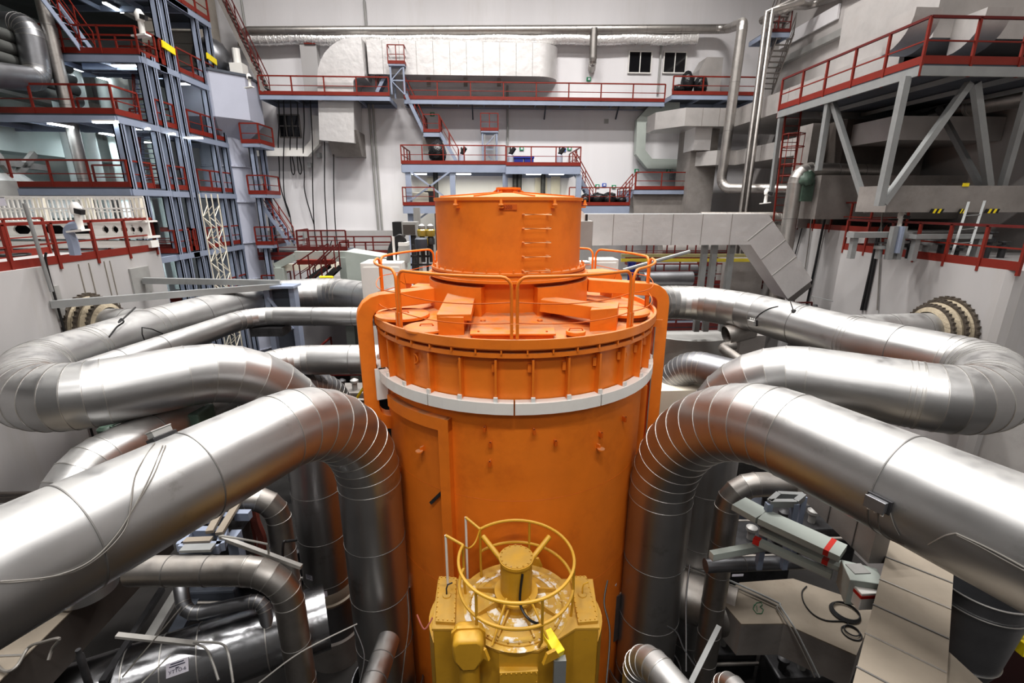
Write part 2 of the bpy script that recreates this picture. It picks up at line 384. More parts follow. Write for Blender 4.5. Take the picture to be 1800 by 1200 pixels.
ZD=lambda R: zl-.1+(2.99-R)/1.49*.2
rb=MB()
for k in range(30):
    a=AF+6+12*k
    for o in (0,):
        rb.hexa([pol(RS-.01,a-.35,z3),pol(RS+.13,a-.35,z3),pol(RS+.13,a+.35,z3),pol(RS-.01,a+.35,z3),pol(RS-.01,a-.35,z2-.06),pol(RS+.13,a-.35,z2-.06),pol(RS+.13,a+.35,z2-.06),pol(RS-.01,a+.35,z2-.06)])
    rb.bar(pol(RS+.02,a-1.0,z2-.15),pol(RS+.02,a-1.0,z2-.3),.06,.05)
rb.build('stiffening_rib',ORG,ves)['kind']='stuff'
for k in range(12):
    a=AF+30*k
    s=MB().lathe([(RS+.02,z4),(RS+.2,z4),(RS+.2,z3),(RS+.02,z3)],VC,5,a+.25,a+29.75); o=s.build('cable_trunking',PGR if 0 else WHT,ves,smooth=False)
    o['label']='pale grey trunking segment' 
for k in range(30):
    a=AF+6+12*k
    MB().bar(pol(RS+.16,a,z3-.01),pol(RS+.16,a,z3+.09),.07,.04,up=pol(1,a,0)-VC).build('trunking_clip',WHT,ves,smooth=False)
# pedestal, casings and the drum on top (set slightly off the vessel's axis)
DC=V((.47,10.42,0)); ND=math.hypot(DC.x,DC.y)
def zd(py,R): q=ray(890,py); return q.z*(ND-R)/math.hypot(q.x,q.y)
ztop=zd(349,1.53); zb=zd(487,1.62)
MB().lathe([(1.5,-2.3),(1.5,zb-.12),(1.72,zb-.12),(1.72,zb-.07)],DC,72).build('pedestal',ORG,ves)
for a0,a1 in((-206,-110),(-74,12)):
    MB().lathe([(1.3,-2.3),(1.72,-2.3),(1.72,zb-.2),(1.3,zb-.2)],DC,18,a0,a1).build('pedestal_casing',ORG,ves)
MB().lathe([(1.53,zb+.06),(1.53,ztop-.03),(1.56,ztop-.03),(1.56,ztop+.01)],DC,96,caps=False).build('drum',ORG,ves)
f2=MB(); f2.lathe([(1.45,zb-.07),(1.66,zb-.07),(1.66,zb-.02),(1.63,zb-.02),(1.63,zb+.02),(1.66,zb+.02),(1.66,zb+.06),(1.45,zb+.06)],DC,96,caps=False)
for k in range(40):
    a=AF+9*k+4; f2.tube([pol(1.62,a,zb+.04,DC),pol(1.62,a,zb+.12,DC)],.018,6)
f2.build('bolted_flange',ORG,ves)
ld=MB(); ld.lathe([(1.56,ztop+.0),(1.56,ztop+.03),(1.3,ztop+.05),(.3,ztop+.13),(.0005,ztop+.13)],DC,72,caps=False)
for k in range(8):
    a=AF+45*k+20; ld.bar(pol(.3,a,ztop+.13,DC),pol(1.45,a,ztop+.04,DC),.025,.05)
ld.build('drum_lid',ORG,ves)
hb=MB(); hb.lathe([(.21,ztop+.1),(.21,ztop+.2),(.26,ztop+.2),(.26,ztop+.24),(.0005,ztop+.24)],DC,32,caps=False)
for k in range(6):
    a=AF+60*k+30; p=pol(.22,a,ztop+.12,DC); hb.add([p,pol(.42,a,ztop+.1,DC),pol(.22,a,ztop+.22,DC)],[(0,1,2),(2,1,0)])
hb.build('lid_hub',ORG,ves)
for k in range(5):
    py=377+25*k; zz=zd(py,1.66)
    a=AF+19.5; d=3.6*1.6
    r=MB().tube([pol(1.5,a-9,zz,DC),pol(1.69,a-8.6,zz,DC),pol(1.69,a+8.6,zz,DC),pol(1.5,a+9,zz,DC)],.016,8); r.build('rung',RUNG,ves)
for a in (-37,-4,33,80,120,180,240):
    l=MB(); zz=ztop-.12; l.lathe([(.05,0),(.05,.02),(.035,.03),(.02,.11)],pol(1.6,AF+a,zz,DC),10); l.bar(pol(1.5,AF+a,zz-.03,DC),pol(1.62,AF+a,zz-.03,DC),.09,.03); l.build('lifting_lug',ORG,ves)
# the stencilled plate on the drum
pa=AF+1.2; pc=pol(1.545,pa,zd(364,1.54),DC); tx=V((-math.sin(math.radians(pa)),math.cos(math.radians(pa)),0)); 
if tx.x<0: tx=-tx
pl=MB().bar(pc-tx*.14,pc+tx*.14,.012,.095,up=Z).build('number_plate',ORGD,ves,smooth=False)
text('B200',.085,pc-FD*.012-tx*.03,tx,Z,mat('dark_red_stencil',(.35,.05,.01),.6),pl)
# deck fittings
COAM=mat('shadowed_coaming',(.2,.045,.008),.7)  # dark tone paints in the gap shadow under the round hatch lids
def hatch(px,py,r,h=.11,name='round_hatch'):
    c=az(px,py,-2.1); c.z=ZD((V((c.x,c.y,0))-VC).length)-.02
    b=MB(); b.lathe([(r*.93,h*.55),(r,h*.55),(r,h),(r*.96,h+.012),(.0005,h+.018)],c,40,caps=False)
    o=b.build(name,ORG,ves)
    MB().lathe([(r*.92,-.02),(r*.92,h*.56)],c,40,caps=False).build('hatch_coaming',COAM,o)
    MB().tube([c+V((-.13,0,h)),c+V((-.1,0,h+.05)),c+V((.1,0,h+.05)),c+V((.13,0,h))],.014,6).build('handle',ORGD,o)
    return o
hatch(708,556,.52); hatch(750,575,.40,.08); hatch(1093,551,.55); hatch(1240,500,.01) if 0 else None
hatch(1012,585,.17,.11,'small_hatch')
def dz(px,py): c=az(px,py,-2.12); c.z=ZD((V((c.x,c.y,0))-VC).length); return c
q=[dz(828,561),dz(968,561),dz(977,592),dz(826,592)]; q=[V((p.x,p.y,-2.2)) for p in q]
MB().prism([p+(p-sum(q,V())/4)*-.05 for p in q],(0,0,.10)).build('hatch_coaming',ORGD,ves,smooth=False)  # darker orange here paints in the shaded gap below the rectangular lid
MB().prism([p+Z*.10+(p-sum(q,V())/4)*-.0 for p in q],(0,0,.035)).build('rectangular_hatch',ORG,ves,smooth=False,bev=.01)
qc=[v+V((0,0,.135)) for v in q]
for t in (.15,.85):
    p=qc[0].lerp(qc[1],t); p=p.lerp(qc[3].lerp(qc[2],t),.3); MB().ring(p,.04,.012,.03,16,6).build('lifting_eye',ORG,ves)
for a,b_ in ((.1,.1),(.9,.1),(.1,.9),(.9,.9),(.5,.1),(.5,.9)):
    p=qc[0].lerp(qc[1],a).lerp(qc[3].lerp(qc[2],a),b_); MB().lathe([(.018,0),(.018,.02)],p,8).build('bolt',ORGD,ves)
bx=thing
def deckbox(name,pts,h0,h1): 
    return MB().hexa([V((p.x,p.y,-2.28)) for p in pts]+[V((p.x,p.y,h)) for p,h in zip(pts,h1)]).build(name,ORG,ves,smooth=False,bev=.012)
p=[az(770,592,-2.2),az(816,593,-2.2),az(822,575,-2.2),az(774,574,-2.2)]
deckbox('cable_box',p,0,[-1.84,-1.84,-1.84,-1.84])
MB().hexa([p[0]+V((-.01,0,.30)),p[1]+V((.13,.05,.28)),p[2]+V((.15,.55,.36)),p[3]+V((.12,.55,.36)),p[0]+V((-.01,0,.40)),p[1]+V((.13,.05,.40)),p[2]+V((.15,.55,.56)),p[3]+V((.12,.55,.56))]).build('cable_box_hood',ORG,ves,smooth=False,bev=.01)
p=[az(1036,587,-2.2),az(1083,583,-2.2),az(1086,570,-2.2),az(1040,572,-2.2)]
deckbox('cable_box',p,0,[-1.76,-1.76,-1.76,-1.76])
a_=(p[0]+p[1]+p[2]+p[3])/4; a_.z=-1.88; c_=pol(1.6,AF+20,-1.8); 
MB().bar(a_+V((.06,-.1,0)),c_,.40,.24).build('cable_duct',ORG,ves,smooth=False,bev=.012)
def side_duct(pts,nv,w=.3,h=.3,rb=.3,name='cable_duct'):
    st=fillet(pts,rb,4); return MB().rsweep([s[0] for s in st],nv,w,h).build(name,ORG,ves,ang=30,bev=.012)
def radial(a): return V((math.cos(math.radians(a)),math.sin(math.radians(a)),0))
def tang(a): return V((-math.sin(math.radians(a)),math.cos(math.radians(a)),0))
a=-163; side_duct([pol(1.6,a,-1.76),pol(3.22,a,-1.86),pol(3.22,a,-4.45),pol(2.8,a,-4.45)],tang(a),.34,.30,.36)
a=-2; side_duct([pol(1.6,a,-1.68),pol(3.28,a,-1.80),pol(3.28,a,-6.5)],tang(a),.34,.27,.3)
a=-2; side_duct([pol(2.95,a-4,-3.95),pol(2.95,a-4,-9)],tang(a),.2,.2,.1)
a=160; side_duct([pol(1.6,a,-1.62),pol(2.75,a,-1.62),pol(2.75,a,-2.35)],tang(a),.3,.27,.12)
a=22; side_duct([pol(1.6,a,-1.62),pol(2.6,a,-1.62),pol(2.6,a,-2.35)],tang(a),.5,.27,.12)
for a in (-190,): deckbox('cable_box',[pol(1.7,a-9,0),pol(2.3,a-7,0),pol(2.3,a+7,0),pol(1.7,a+9,0)],0,[-1.72]*4)
# grey elbow of the trunking beside the left cable duct
MB().rsweep([pol(3.02,-158,z3+.0),pol(3.02,-158,z4-.45)],tang(-158),.08,.22).build('trunking_drop',WHT,ves,smooth=False)
# conduit on the lower shell: a band running round the shell then down
a0,a1=AF-58,AF-23
zt=zf(757,RS)+.05
MB().lathe([(RS-.02,zt-.14),(RS+.14,zt-.14),(RS+.14,zt+.1),(RS-.02,zt+.1)],VC,14,a0,a1).build('shell_conduit',ORG,ves,ang=30)
MB().lathe([(RS-.02,ZF),(RS+.14,ZF),(RS+.14,zt+.1),(RS-.02,zt+.1)],VC,3,a1-4.2,a1).build('shell_conduit',ORG,ves,ang=30)
def shellpt(px,py,R=RS):
    q=ray(px,py); A=q.x**2+q.y**2; B=-2*(q.x*VC.x+q.y*VC.y); C=VC.x**2+VC.y**2-R*R; t=(-B-math.sqrt(B*B-4*A*C))/(2*A); return q*t
for px,py in((863,779),(975,776),(1053,762),(1094,735),(745,787),(1049,783),(853,752),(938,756),(704,824),(862,812)):
    p=shellpt(px,py); n=V((p.x-VC.x,p.y-VC.y,0)).normalized(); t=n.cross(Z)
    b=MB(); b.bar(p-n*.02,p+n*.09,.03,.1)
    if px in(745,1049): b.lathe([(.07,-.01),(.07,.012)],p+n*.12-Z*.02,14)
    else: b.bar(p+n*.07-Z*.05,p+n*.07+Z*.05,.05,.03,up=n)
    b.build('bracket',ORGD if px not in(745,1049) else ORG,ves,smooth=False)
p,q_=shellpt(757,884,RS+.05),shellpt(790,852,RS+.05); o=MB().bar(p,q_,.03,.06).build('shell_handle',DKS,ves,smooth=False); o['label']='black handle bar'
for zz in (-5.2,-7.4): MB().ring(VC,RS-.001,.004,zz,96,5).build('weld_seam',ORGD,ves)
for a in(-38,43):
    p=pol(RS+.03,AF+a,(z3+z2)/2+.15); n=radial(AF+a); b=MB(); b.bar(p-Z*.12,p+Z*.1,.02,.05,up=n)
    tg=tang(AF+a); b.tube([p+n*.03+tg*(.09*math.sin(t)) + Z*(.1-.09*math.cos(t)-.1) for t in [math.pi*k/8 for k in range(9)]],.014,6); b.build('tie_loop',ORG,ves)
a=-13; MB().bar(pol(3.06,a,-2.5),pol(3.06,a,-7.5),.05,.02,up=radial(a)).build('perforated_strip',GALV,ves,smooth=False)
l=MB(); l.bar(pol(2.98,a,-2.42),pol(3.2,a,-2.42),.03,.16); l.build('lifting_lug',ORG,ves,smooth=False)
# guard hoops around the deck
RG=2.93; ztr=zf(488,3.0)+.0
for k in range(8):
    A0=AF+45*k+.9; A1=AF+45*(k+1)-.9; n=14; r=.17; da=math.degrees(r/RG)
    pts=[pol(RG,A0,zl-.1)]
    pts.append(pol(RG,A0,ztr-r))
    for j in range(1,5): t=math.pi/2*j/4; pts.append(pol(RG,A0+da*(1-math.cos(t)),ztr-r+r*math.sin(t)))
    for j in range(1,n): pts.append(pol(RG,A0+da+(A1-A0-2*da)*j/n,ztr))
    for j in range(4,-1,-1): t=math.pi/2*j/4; pts.append(pol(RG,A1-da*(1-math.cos(t)),ztr-r+r*math.sin(t)))
    pts.append(pol(RG,A1,zl-.1))
    h=MB().tube(pts,.027,10).build('guard_hoop',ORG,ves)
    for A in (A0,A1): MB().bar(pol(RG+.03,A,zl-.14),pol(RG+.03,A,zl+.25),.05,.02,up=radial(A)).build('hoop_foot',ORG,h,smooth=False)
    for hh,sg in((.36,.04),(.7,.05)):
        w=[pol(RG,A0+(A1-A0)*j/10,zl-.1+hh-sg*math.sin(math.pi*j/10)) for j in range(11)]
        MB().tube(w,.009,6).build('wire_rope',ORGD,h)
# ================================================================== yellow drive unit
YC=V((.40,6.33,0)); yb=thing('yellow_drive_unit','yellow riveted machine with round ring guard in front of the orange vessel','machine',V((YC.x,YC.y,ZF)))
ZT=-6.42
def yp(px,py,z=ZT): return az(px,py,z)
out=[yp(761,1108),yp(797,1108),yp(856,1136),yp(877,1146),yp(946,1146),yp(972,1131),yp(1010,1107),yp(1052,1106),yp(1040,1021),yp(772,1021)]
out=[V((p.x,p.y,ZF)) for p in out]
bw_=MB(); bw_.prism(out,(0,0,ZT-ZF)); bw_.build('housing',YEL,yb,smooth=False,bev=.015)
MB().prism([V((p.x+ (p.x-YC.x)*.015,p.y+(p.y-YC.y)*.015,ZT-.005)) for p in out],(0,0,.05)).build('top_plate',YELW,yb,smooth=False,bev=.008)
bk=MB(); bk.lathe([(.3,ZT-.6),(1.02,ZT-.6),(1.02,ZT+.03),(.3,ZT+.03)],YC,24,AF+95,AF+265); bk.build('rear_plinth',YELW,yb)
for s,(pa_,pb_,pc_,pd_) in((-1,((766,1101),(800,1103),(803,1023),(772,1021))),(1,((1016,1103),(1051,1100),(1030,1020),(1001,1021)))):
    P=[yp(*pa_),yp(*pb_),yp(*pc_),yp(*pd_)]; o=MB().prism([p+Z*.02 for p in P],(0,0,.09)).build('cover_plate',YELW,yb,smooth=False,bev=.008)
    bt=MB()
    for i in range(4):
        a,b_=P[i],P[(i+1)%4]; c=sum(P,V())/4
        for j in range(9 if i%2 else 4): p=a.lerp(b_,(j+.5)/(9 if i%2 else 4)); p=p+(c-p)*.06; bt.lathe([(.011,.10),(.011,.128)],p,6)
    bt.build('bolt',YEL,o)['kind']='stuff'
    c=sum(P,V())/4+V((.0,.05,.11)); MB().tube([c,c+Z*.14,c+V((.02,.02,.2)),c+V((.1,.04,.22))],.013,6).build('crank_handle',DKS if s<0 else YEL,o)
    MB().lathe([(.075,0),(.07,.02),(.02,.03)],c,16).build('handle_boss',YELW,o)
# bulged ends
for s in(-1,1):
    xs=-1 if s<0 else 1; P=out[9] if s<0 else out[8]; Q=out[0] if s<0 else out[7]
    m_=(P+Q)/2; b=MB(); pts=[P.lerp(Q,t)+V((xs*.13*math.sin(math.pi*t),0,0)) for t in [i/8 for i in range(9)]]
    b.prism([V((p.x,p.y,ZF)) for p in (pts if s<0 else pts[::-1])],(0,0,ZT-ZF-.25)); b.build('side_bulge',YEL,yb,ang=25)
# dome, column, spokes
ZR=ZT+.10
dm=MB(); dm.lathe([(.77,ZT),(.77,ZR-.02),(.74,ZR),(.6,ZR+.02),(.38,ZR+.06),(.0005,ZR+.06)],YC,64,caps=False)
for k in range(28): dm.lathe([(.016,0),(.016,.03)],pol(.745,k*360/28,ZR-.01,YC),6)
dm.build('dome_plate',YELW,yb)
MB().lathe([(.765,ZT+.045),(.765,ZT+.052),(.86,ZT+.052),(.86,ZT+.045)],YC,64,caps=False).build('sealant_ring',CHIP,yb); MB().lathe([(.74,ZR+.001),(.74,ZR+.004),(.66,ZR+.018)],YC,64,caps=False).build('sealant_ring',CHIP,yb); MB().lathe([(.52,ZR+.045),(.36,ZR+.066)],YC,64,caps=False).build('sealant_ring',CHIP,yb)
for k in range(8):
    a=AF+22+45*k; MB().prism([pol(.28,a-1,ZR+.03,YC),pol(.72,a-1,ZR+.02,YC),pol(.72,a-1,ZR+.05,YC),pol(.28,a-1,ZR+.22,YC)],tang(a)*.03).build('gusset',YELW,yb,smooth=False)
zc=-5.40
co=MB(); co.lathe([(.30,ZR),(.30,ZR+.2),(.26,ZR+.2),(.26,ZR+.24),(.355,ZR+.24),(.355,ZR+.28),(.255,ZR+.28),(.255,zc-.05),(.28,zc-.05),(.28,zc),(.0005,zc)],YC,48,caps=False)
co.build('column',YEL,yb)
cp=MB(); cp.lathe([(.265,zc),(.265,zc+.012),(.0005,zc+.012)],YC,40,caps=False)
for k in range(16): cp.lathe([(.013,0),(.013,.03)],pol(.245,22.5*k,zc,YC),6)
cp.build('cap',YELW,yb)
for a in (AF+180-42,AF+180+42): MB().tube([pol(.2,a,zc-.35,YC),pol(.86,a,zc+.0-.12,YC)],.045,10).build('brace_pipe',YEL,yb)
for rz,nm in((zc+.0,'upper_ring'),(zc-.46,'lower_ring')):
    MB().ring(YC,.92,.026,rz,64,8,AF-107,AF+223).build('ring_rail',YEL,yb)
for k,a in enumerate((AF-40,AF+24,AF+78,AF+165,AF+223,AF-107)):
    MB().tube([pol(.80 if k<2 else .9,a,ZT,YC),pol(.92,a,ZT+.25,YC),pol(.92,a,zc,YC)],.022,8).build('rail_post',YEL,yb)
for a in (AF-25,AF+35): MB().tube([pol(.45,a,ZR,YC),pol(.9,a,ZR+.35,YC)] if 0 else [pol(.86,a,ZR,YC),pol(.35,a,ZR+.42,YC)],.02,6).build('stay',YEL,yb)
for a,a2 in ((AF-107,AF-108),(AF-137,AF-134)):
    e=pol(.92,a,zc,YC); f=pol(1.24,a2,zc+.10,YC); MB().tube([V((f.x,f.y,ZT-.2)),f],.022,8).build('ladder_stile',WHT,yb); MB().tube([f,e],.024,8).build('gate_arm',YEL,yb)
e=pol(.92,AF-107,zc,YC); f=pol(.92,AF-137,zc,YC); cable('gate_chain','',[e,e.lerp(f,.3)-Z*.16,e.lerp(f,.7)-Z*.17,f],.014,YEL,parent=yb)
for a,r in((AF+160,1.0),(AF-30,1.0),(AF+28,1.05)):
    c=pol(r,a,ZT+.03,YC); MB().prism([c-tang(a)*.14,c+tang(a)*.14,c+tang(a)*.07+Z*.16,c-tang(a)*.07+Z*.16],radial(a)*.05).build('lifting_lug',YEL,yb,smooth=False)
# front panel and its rivets
A,B=out[3],out[4]; nrm=(B-A).cross(Z).normalized(); fp=MB(); fp.box((A.x,A.y-.1,ZT-2.6),(B.x,A.y+.02,ZT-.28)); 
o=fp.build('front_panel',YEL,yb,smooth=False,bev=.012); rv=MB()
for j in range(8):
    x=A.x+.03+(B.x-A.x-.06)*j/7
    for zz in (ZT-.31,ZT-.85,ZT-1.02): rv.ball((x,A.y-.1,zz),.014,seg=6)
for j in range(12):
    for x in (A.x+.025,B.x-.025): rv.ball((x,A.y-.1,ZT-.33-.16*j),.014,seg=6)
rv.build('rivet',YEL,o)['kind']='stuff'
# hooded cover lower left
c=ay(823,1152,5.40); hd=MB(); sh=[(-.23,.18),(-.15,.26),(.15,.26),(.23,.18),(.23,-.12),(.11,-.32),(-.11,-.32),(-.23,-.12)]
hd.prism([c+V((x,0,z)) for x,z in sh],(0,.38,0)); o=hd.build('hooded_cover',YEL,yb,ang=60,bev=.05)
MB().prism([c+V((x*1.1,.2,z*1.1)) for x,z in sh],(0,.05,0)).build('cover_flange',YEL,o,smooth=False)
MB().lathe([(.16,-.75),(.16,-.28),(.2,-.28)],c+V((0,.2,0)),20).build('outlet_neck',YEL,o)
# cable box on the yellow unit
ct=thing('cable_tray','pale grey upright cable tray on the front of the yellow machine','cable tray',az(985,1160,-7))
p=az(983,1146,ZT)+V((0,-.06,0)); MB().box((p.x-.09,p.y-.06,ZF),(p.x+.09,p.y+.04,ZT-.03)).build('tray',GALV,ct,smooth=False)
MB().bar(p+Z*.02,p+V((-.17,.33,.10)),.17,.12).build('yellow_cover',YBR,ct,smooth=False,bev=.01)
cable('power_cable','black power cable looped from the yellow machine column to its cable tray',[pol(.28,AF+20,zc-.1,YC),pol(.35,AF+10,ZR+.35,YC),pol(.55,AF+22,ZR+.2,YC),p+V((-.2,.4,.16))],.02)
cable('sensor_lead','black sensor lead on the left of the yellow ring guard',[pol(.85,AF-50,ZT+.05,YC),pol(.98,AF-58,ZT+.1,YC),pol(1.02,AF-45,ZT+.2,YC),pol(.98,AF-38,ZT+.02,YC)],.012)
# ================================================================== great pipes
ZP=-3.4
def hz(pts,z): return [az(x,y,z) for x,y in pts]
def riser(c,z=ZF): return V((c.x,c.y,z))
c=az(635,687,ZP); e=az(0,1010,ZP); d=(e-c).normalized()
P1c=c; P1d=d
P1=pipe('steam_pipe','nearest left aluminium-clad pipe bending down beside the orange vessel',[riser(c),c,c+d*11],.615,1.95,1.35,n=9,segs=64,group='great aluminium-clad pipes')
c=az(1181,668,-3.3); e=az(1800,951,-3.3); d=(e-c).normalized(); R1c=c; R1d=d
R1=pipe('steam_pipe','nearest right aluminium-clad pipe bending down beside the orange vessel',[riser(c),c,c+d*11],.65,2.6,1.5,n=12,segs=64,group='great aluminium-clad pipes')
# left: second riser that turns back at the far left and runs behind
c=az(527,622,-3.3); P2c=c
L=[riser(c),c]+hz([(48,715),],-3.3)+hz([(62,652)],-3.35)+hz([(150,620),(270,578),(480,520),(585,514),(760,540)],-3.45)
P2=pipe('steam_pipe','second left aluminium-clad pipe, with a hairpin bend at the frame edge',L,.61,[2.2,1.05,1.05,1.6,3,3,1.5],1.3,n=8,segs=56,group='great aluminium-clad pipes')
c=az(1268,639,-3.3); R2c=c
L=[riser(c),c]+hz([(1600,692),(1738,716),(1742,652)],-3.3)+hz([(1500,597),(1310,545),(1190,527),(1080,545)],-3.4)
R2=pipe('steam_pipe','second right aluminium-clad pipe with a hairpin bend near the frame edge',L,.61,[2.2,3,1.1,1.1,4,3,1.5],1.3,n=8,segs=56,group='great aluminium-clad pipes')
# branch nozzles into the inner walls with canvas bellows
def nozzle(a,wx,sx,lab):
    a=V(a); b_=V((wx-.01*sx*-1,a.y+.25,a.z)); pipe('branch_pipe','clad branch pipe joining the %s hairpin pipe to the bellows on the %s wall'%(lab,lab),[a,b_],.52,.1,1.0,segs=48)
    t=thing('bellows','canvas expansion bellows around the branch pipe on the %s concrete wall'%lab,'bellows',b_)
    def cyl(prof,m,nm):
        b=MB(); b.lathe(prof,(0,0,0),48,caps=False); rot=Matrix.Rotation(math.radians(90*(-sx)),3,'Y')
        b.v=[b_+rot@v for v in b.v]; b.build(nm,m,t)
    cyl([(.54,.62),(.64,.58),(.74,.5),(.70,.45),(.80,.36),(.76,.3),(.88,.2),(.84,.14),(.9,.07),(.92,.01)],CANV,'canvas')
    for r,h in((.74,.52),(.86,.27),(.95,.06)):
        bb=MB(); bb.lathe([(r-.06,h-.04),(r,h-.04),(r,h+.04),(r-.06,h+.04)],(0,0,0),48,caps=False)
        for k in range(36):
            t_=2*math.pi*k/36; bb.box(V((r*math.cos(t_),r*math.sin(t_),h))-V((.03,.03,.045)),V((r*math.cos(t_),r*math.sin(t_),h))+V((.03,.03,.045)))
        rot=Matrix.Rotation(math.radians(90*(-sx)),3,'Y'); bb.v=[b_+rot@v for v in bb.v]; bb.build('strap',BELT,t)
nozzle(az(300,574,-3.45),WX,-1,'left'); nozzle(az(1452,588,-3.42),RX,1,'right')
# smaller pipes
pipe('steam_pipe','slim straight aluminium pipe entering the vessel from the left above the others',hz([(690,556),(440,556),(345,590),(120,668)],-3.42),.3,[.9,2],1.1,n=5,segs=32)
c=az(98,850,-4.3)
pipe('steam_pipe','clad pipe running left from the vessel flank and dropping at the far left wall',hz([(690,631),(490,633),(340,723)],-4.3)+[c,riser(c,-6.4)],.43,[1.0,2,.8],1.2,n=6,segs=36)
c=az(1186,634,-4.7)
pipe('steam_pipe','dark clad elbow with close seams right of the orange vessel',[riser(c),c,az(1345,675,-4.7)],.48,.95,1.5,n=11,segs=40,m=ALUDD)
c=az(588,668,-5.2)
pipe('steam_pipe','dark ribbed elbow glimpsed between the left pipes and the vessel',[riser(c),c,az(480,700,-5.2)],.45,.9,1.5,n=11,segs=36,m=ALUDD)
#PART3
# ================================================================== far wall
def B(px,py,off=.3): return ay(px,py,YB-off)
def bbox(px0,py0,px1,py1,off0,off1=0.02):
    """block on the back wall: seen front face px0..px1, py0..py1 standing off0 from the wall"""
    a=B(px0,py1,off0); b=B(px1,py0,off0); return (a.x,YB-off0,a.z),(b.x,YB-off1,b.z)
pipe('steam_pipe','long polished pipe across the top of the far wall, dropping at the right corner',[B(426,84,.7),B(428,55,.7),B(1279,51,.7),ay(1306,40,27.5),ay(1266,331,27.5),ay(1420,333,24)],.26,[.5,.6,.5,.6],2.2,n=5,segs=20,bead=.006,m=ALUD)
st=[(B(432+i*13.2,69+1.2*math.sin(i*.7),.5),1) for i in range(61)]
solo(MB().sweep(st,.32,16,bead=.03,bw=.05),'foil_wrapped_pipe',[FOIL,FOIL],'crumpled silver foil-wrapped pipe along the far wall','pipe')
for i in range(9):
    p=B(470+100*i,60,.6); 
pipe('drop_pipe','short aluminium pipe dropping from the top pipe into the far wall',[B(1044,50,.8),B(1042,108,.8),B(1040,122,.15)],.24,[.3],1.5,n=4,segs=20,m=ALUD,bead=.006)
# silver air duct with its elbow
t=thing('air_duct','long wide silver air duct with rounded end high on the far wall','duct',B(812,128,1.0))
a=B(648,130,1.4); b=B(985,76,1.4); pl=[(a.x,YB),(a.x,YB-1.4),(b.x-1.3,YB-1.4)]+[(b.x-1.3+1.3*math.sin(k*math.pi/12),YB-.1-1.3*math.cos(k*math.pi/12)) for k in range(1,7)]+[(b.x,YB)]
MB().prism([V((x,y,a.z)) for x,y in pl],(0,0,b.z-a.z)).build('duct_body',DUCTW,t,ang=30)
for k in range(10):
    x=a.x+.9+k*(b.x-a.x-2.6)/9; MB().box((x,YB-1.412,a.z),(x+.02,YB-1.4,b.z)).build('duct_seam',DUCTD,t,smooth=False)
for px in (753,818,877): p=B(px,130,.7); MB().box((p.x-.12,p.y-.1,p.z-.7),(p.x+.12,p.y+.05,p.z)).build('hanger',DUCTD,t,smooth=False)
t2=thing('duct_elbow','crinkled silver duct elbow turning down the far wall left of the long duct','duct',B(600,165,1.4))
c0,c1,c2=B(645,110,1.1),B(597,110,1.1),B(600,252,1.1)
st=fillet([c0,c1,c2],1.3,7); MB().rsweep([s[0] for s in st],(0,1,0),1.9,2.1).build('elbow_casing',DUCTW,t2,ang=8)
e0=B(572,228,2.05);e1=B(630,272,2.05); MB().prism([V((e0.x,YB-2.05,e0.z)),V((e0.x,YB-1.2,e1.z)),V((e0.x,YB,e1.z)),V((e0.x,YB,e0.z))],(e1.x-e0.x,0,0)).build('angled_outlet',DUCTD,t2,smooth=False)
# windows in the far wall
def window(n,px0,py0,px1,py1,bars):
    a,b=bbox(px0,py0,px1,py1,.06); t=struct(MB().box(a,b).build('window_%d'%n,GLS,None,smooth=False)); W=.07
    f=MB()
    for q0,q1 in(((a[0]-W,a[1]-.05,a[2]-W),(b[0]+W,b[1],a[2])),((a[0]-W,a[1]-.05,b[2]),(b[0]+W,b[1],b[2]+W)),((a[0]-W,a[1]-.05,a[2]),(a[0],b[1],b[2])),((b[0],a[1]-.05,a[2]),(b[0]+W,b[1],b[2]))): f.box(q0,q1)
    for k in range(1,bars[0]): x=a[0]+(b[0]-a[0])*k/bars[0]; f.box((x-.03,a[1]-.05,a[2]),(x+.03,b[1],b[2]))
    for k in range(1,bars[1]): z=a[2]+(b[2]-a[2])*k/bars[1]; f.box((a[0],a[1]-.05,z-.03),(b[0],b[1],z+.03))
    f.build('window_frame',WHT if bars[1]<2 else DUCTD,t,smooth=False)
window(1,1105,92,1145,127,(2,1)); window(2,1166,93,1206,127,(2,1)); window(3,494,203,524,240,(3,2))
# masonry pier, base kerb and thin wall conduits
a,b=bbox(536,75,555,168,.6); struct(MB().box(a,b).build('trim_10',CONC,None,smooth=False))
a,b=bbox(534,71,553,77,.7); struct(MB().box(a,b).build('trim_11',RED,None,smooth=False))
a,b=bbox(430,405,700,440,.35); struct(MB().box(a,b).build('baseboard_back',CONC,None,smooth=False))
a,b=bbox(712,176,1175,187,.35); struct(MB().box(a,b).build('trim_12',CONCD,None,smooth=False))  # grey strip painting in the shadow the catwalk casts on the wall
for i,(x,y0,y1) in enumerate(((640,0,60),(648,180,405),(655,180,405),(892,150,284),(424,0,47),(1163,78,165))):
    solo(MB().tube([B(x,y0,.1),B(x+ (900-x)*-.0+ (y1-y0)*(900-x)/3300,y1,.1)],.07,8),'wall_conduit',GRY,['thin grey conduit above the foil pipe on the far wall','left of two grey conduits beside the duct outlet on the far wall','right of two grey conduits beside the duct outlet on the far wall','thin conduit above the middle of the red railed platform','thin conduit at the top left corner of the far wall','pale conduit between the two dark windows'][i],'conduit')
def chamf(name,label,pts,w,h,m=PGR,off=.6):
    P=[B(x,y,off) for x,y in pts]; t=thing(name,label,'duct',P[len(P)//2]); MB().rsweep(P,(0,1,0),w,h).build('duct_body',m,t,smooth=False)
    for p in (P[1],P[-2]): MB().box((p.x-.1,YB-.5,p.z-.9),(p.x+.1,YB-.1,p.z-.6)).build('bracket',GALV,t,smooth=False)
    return t
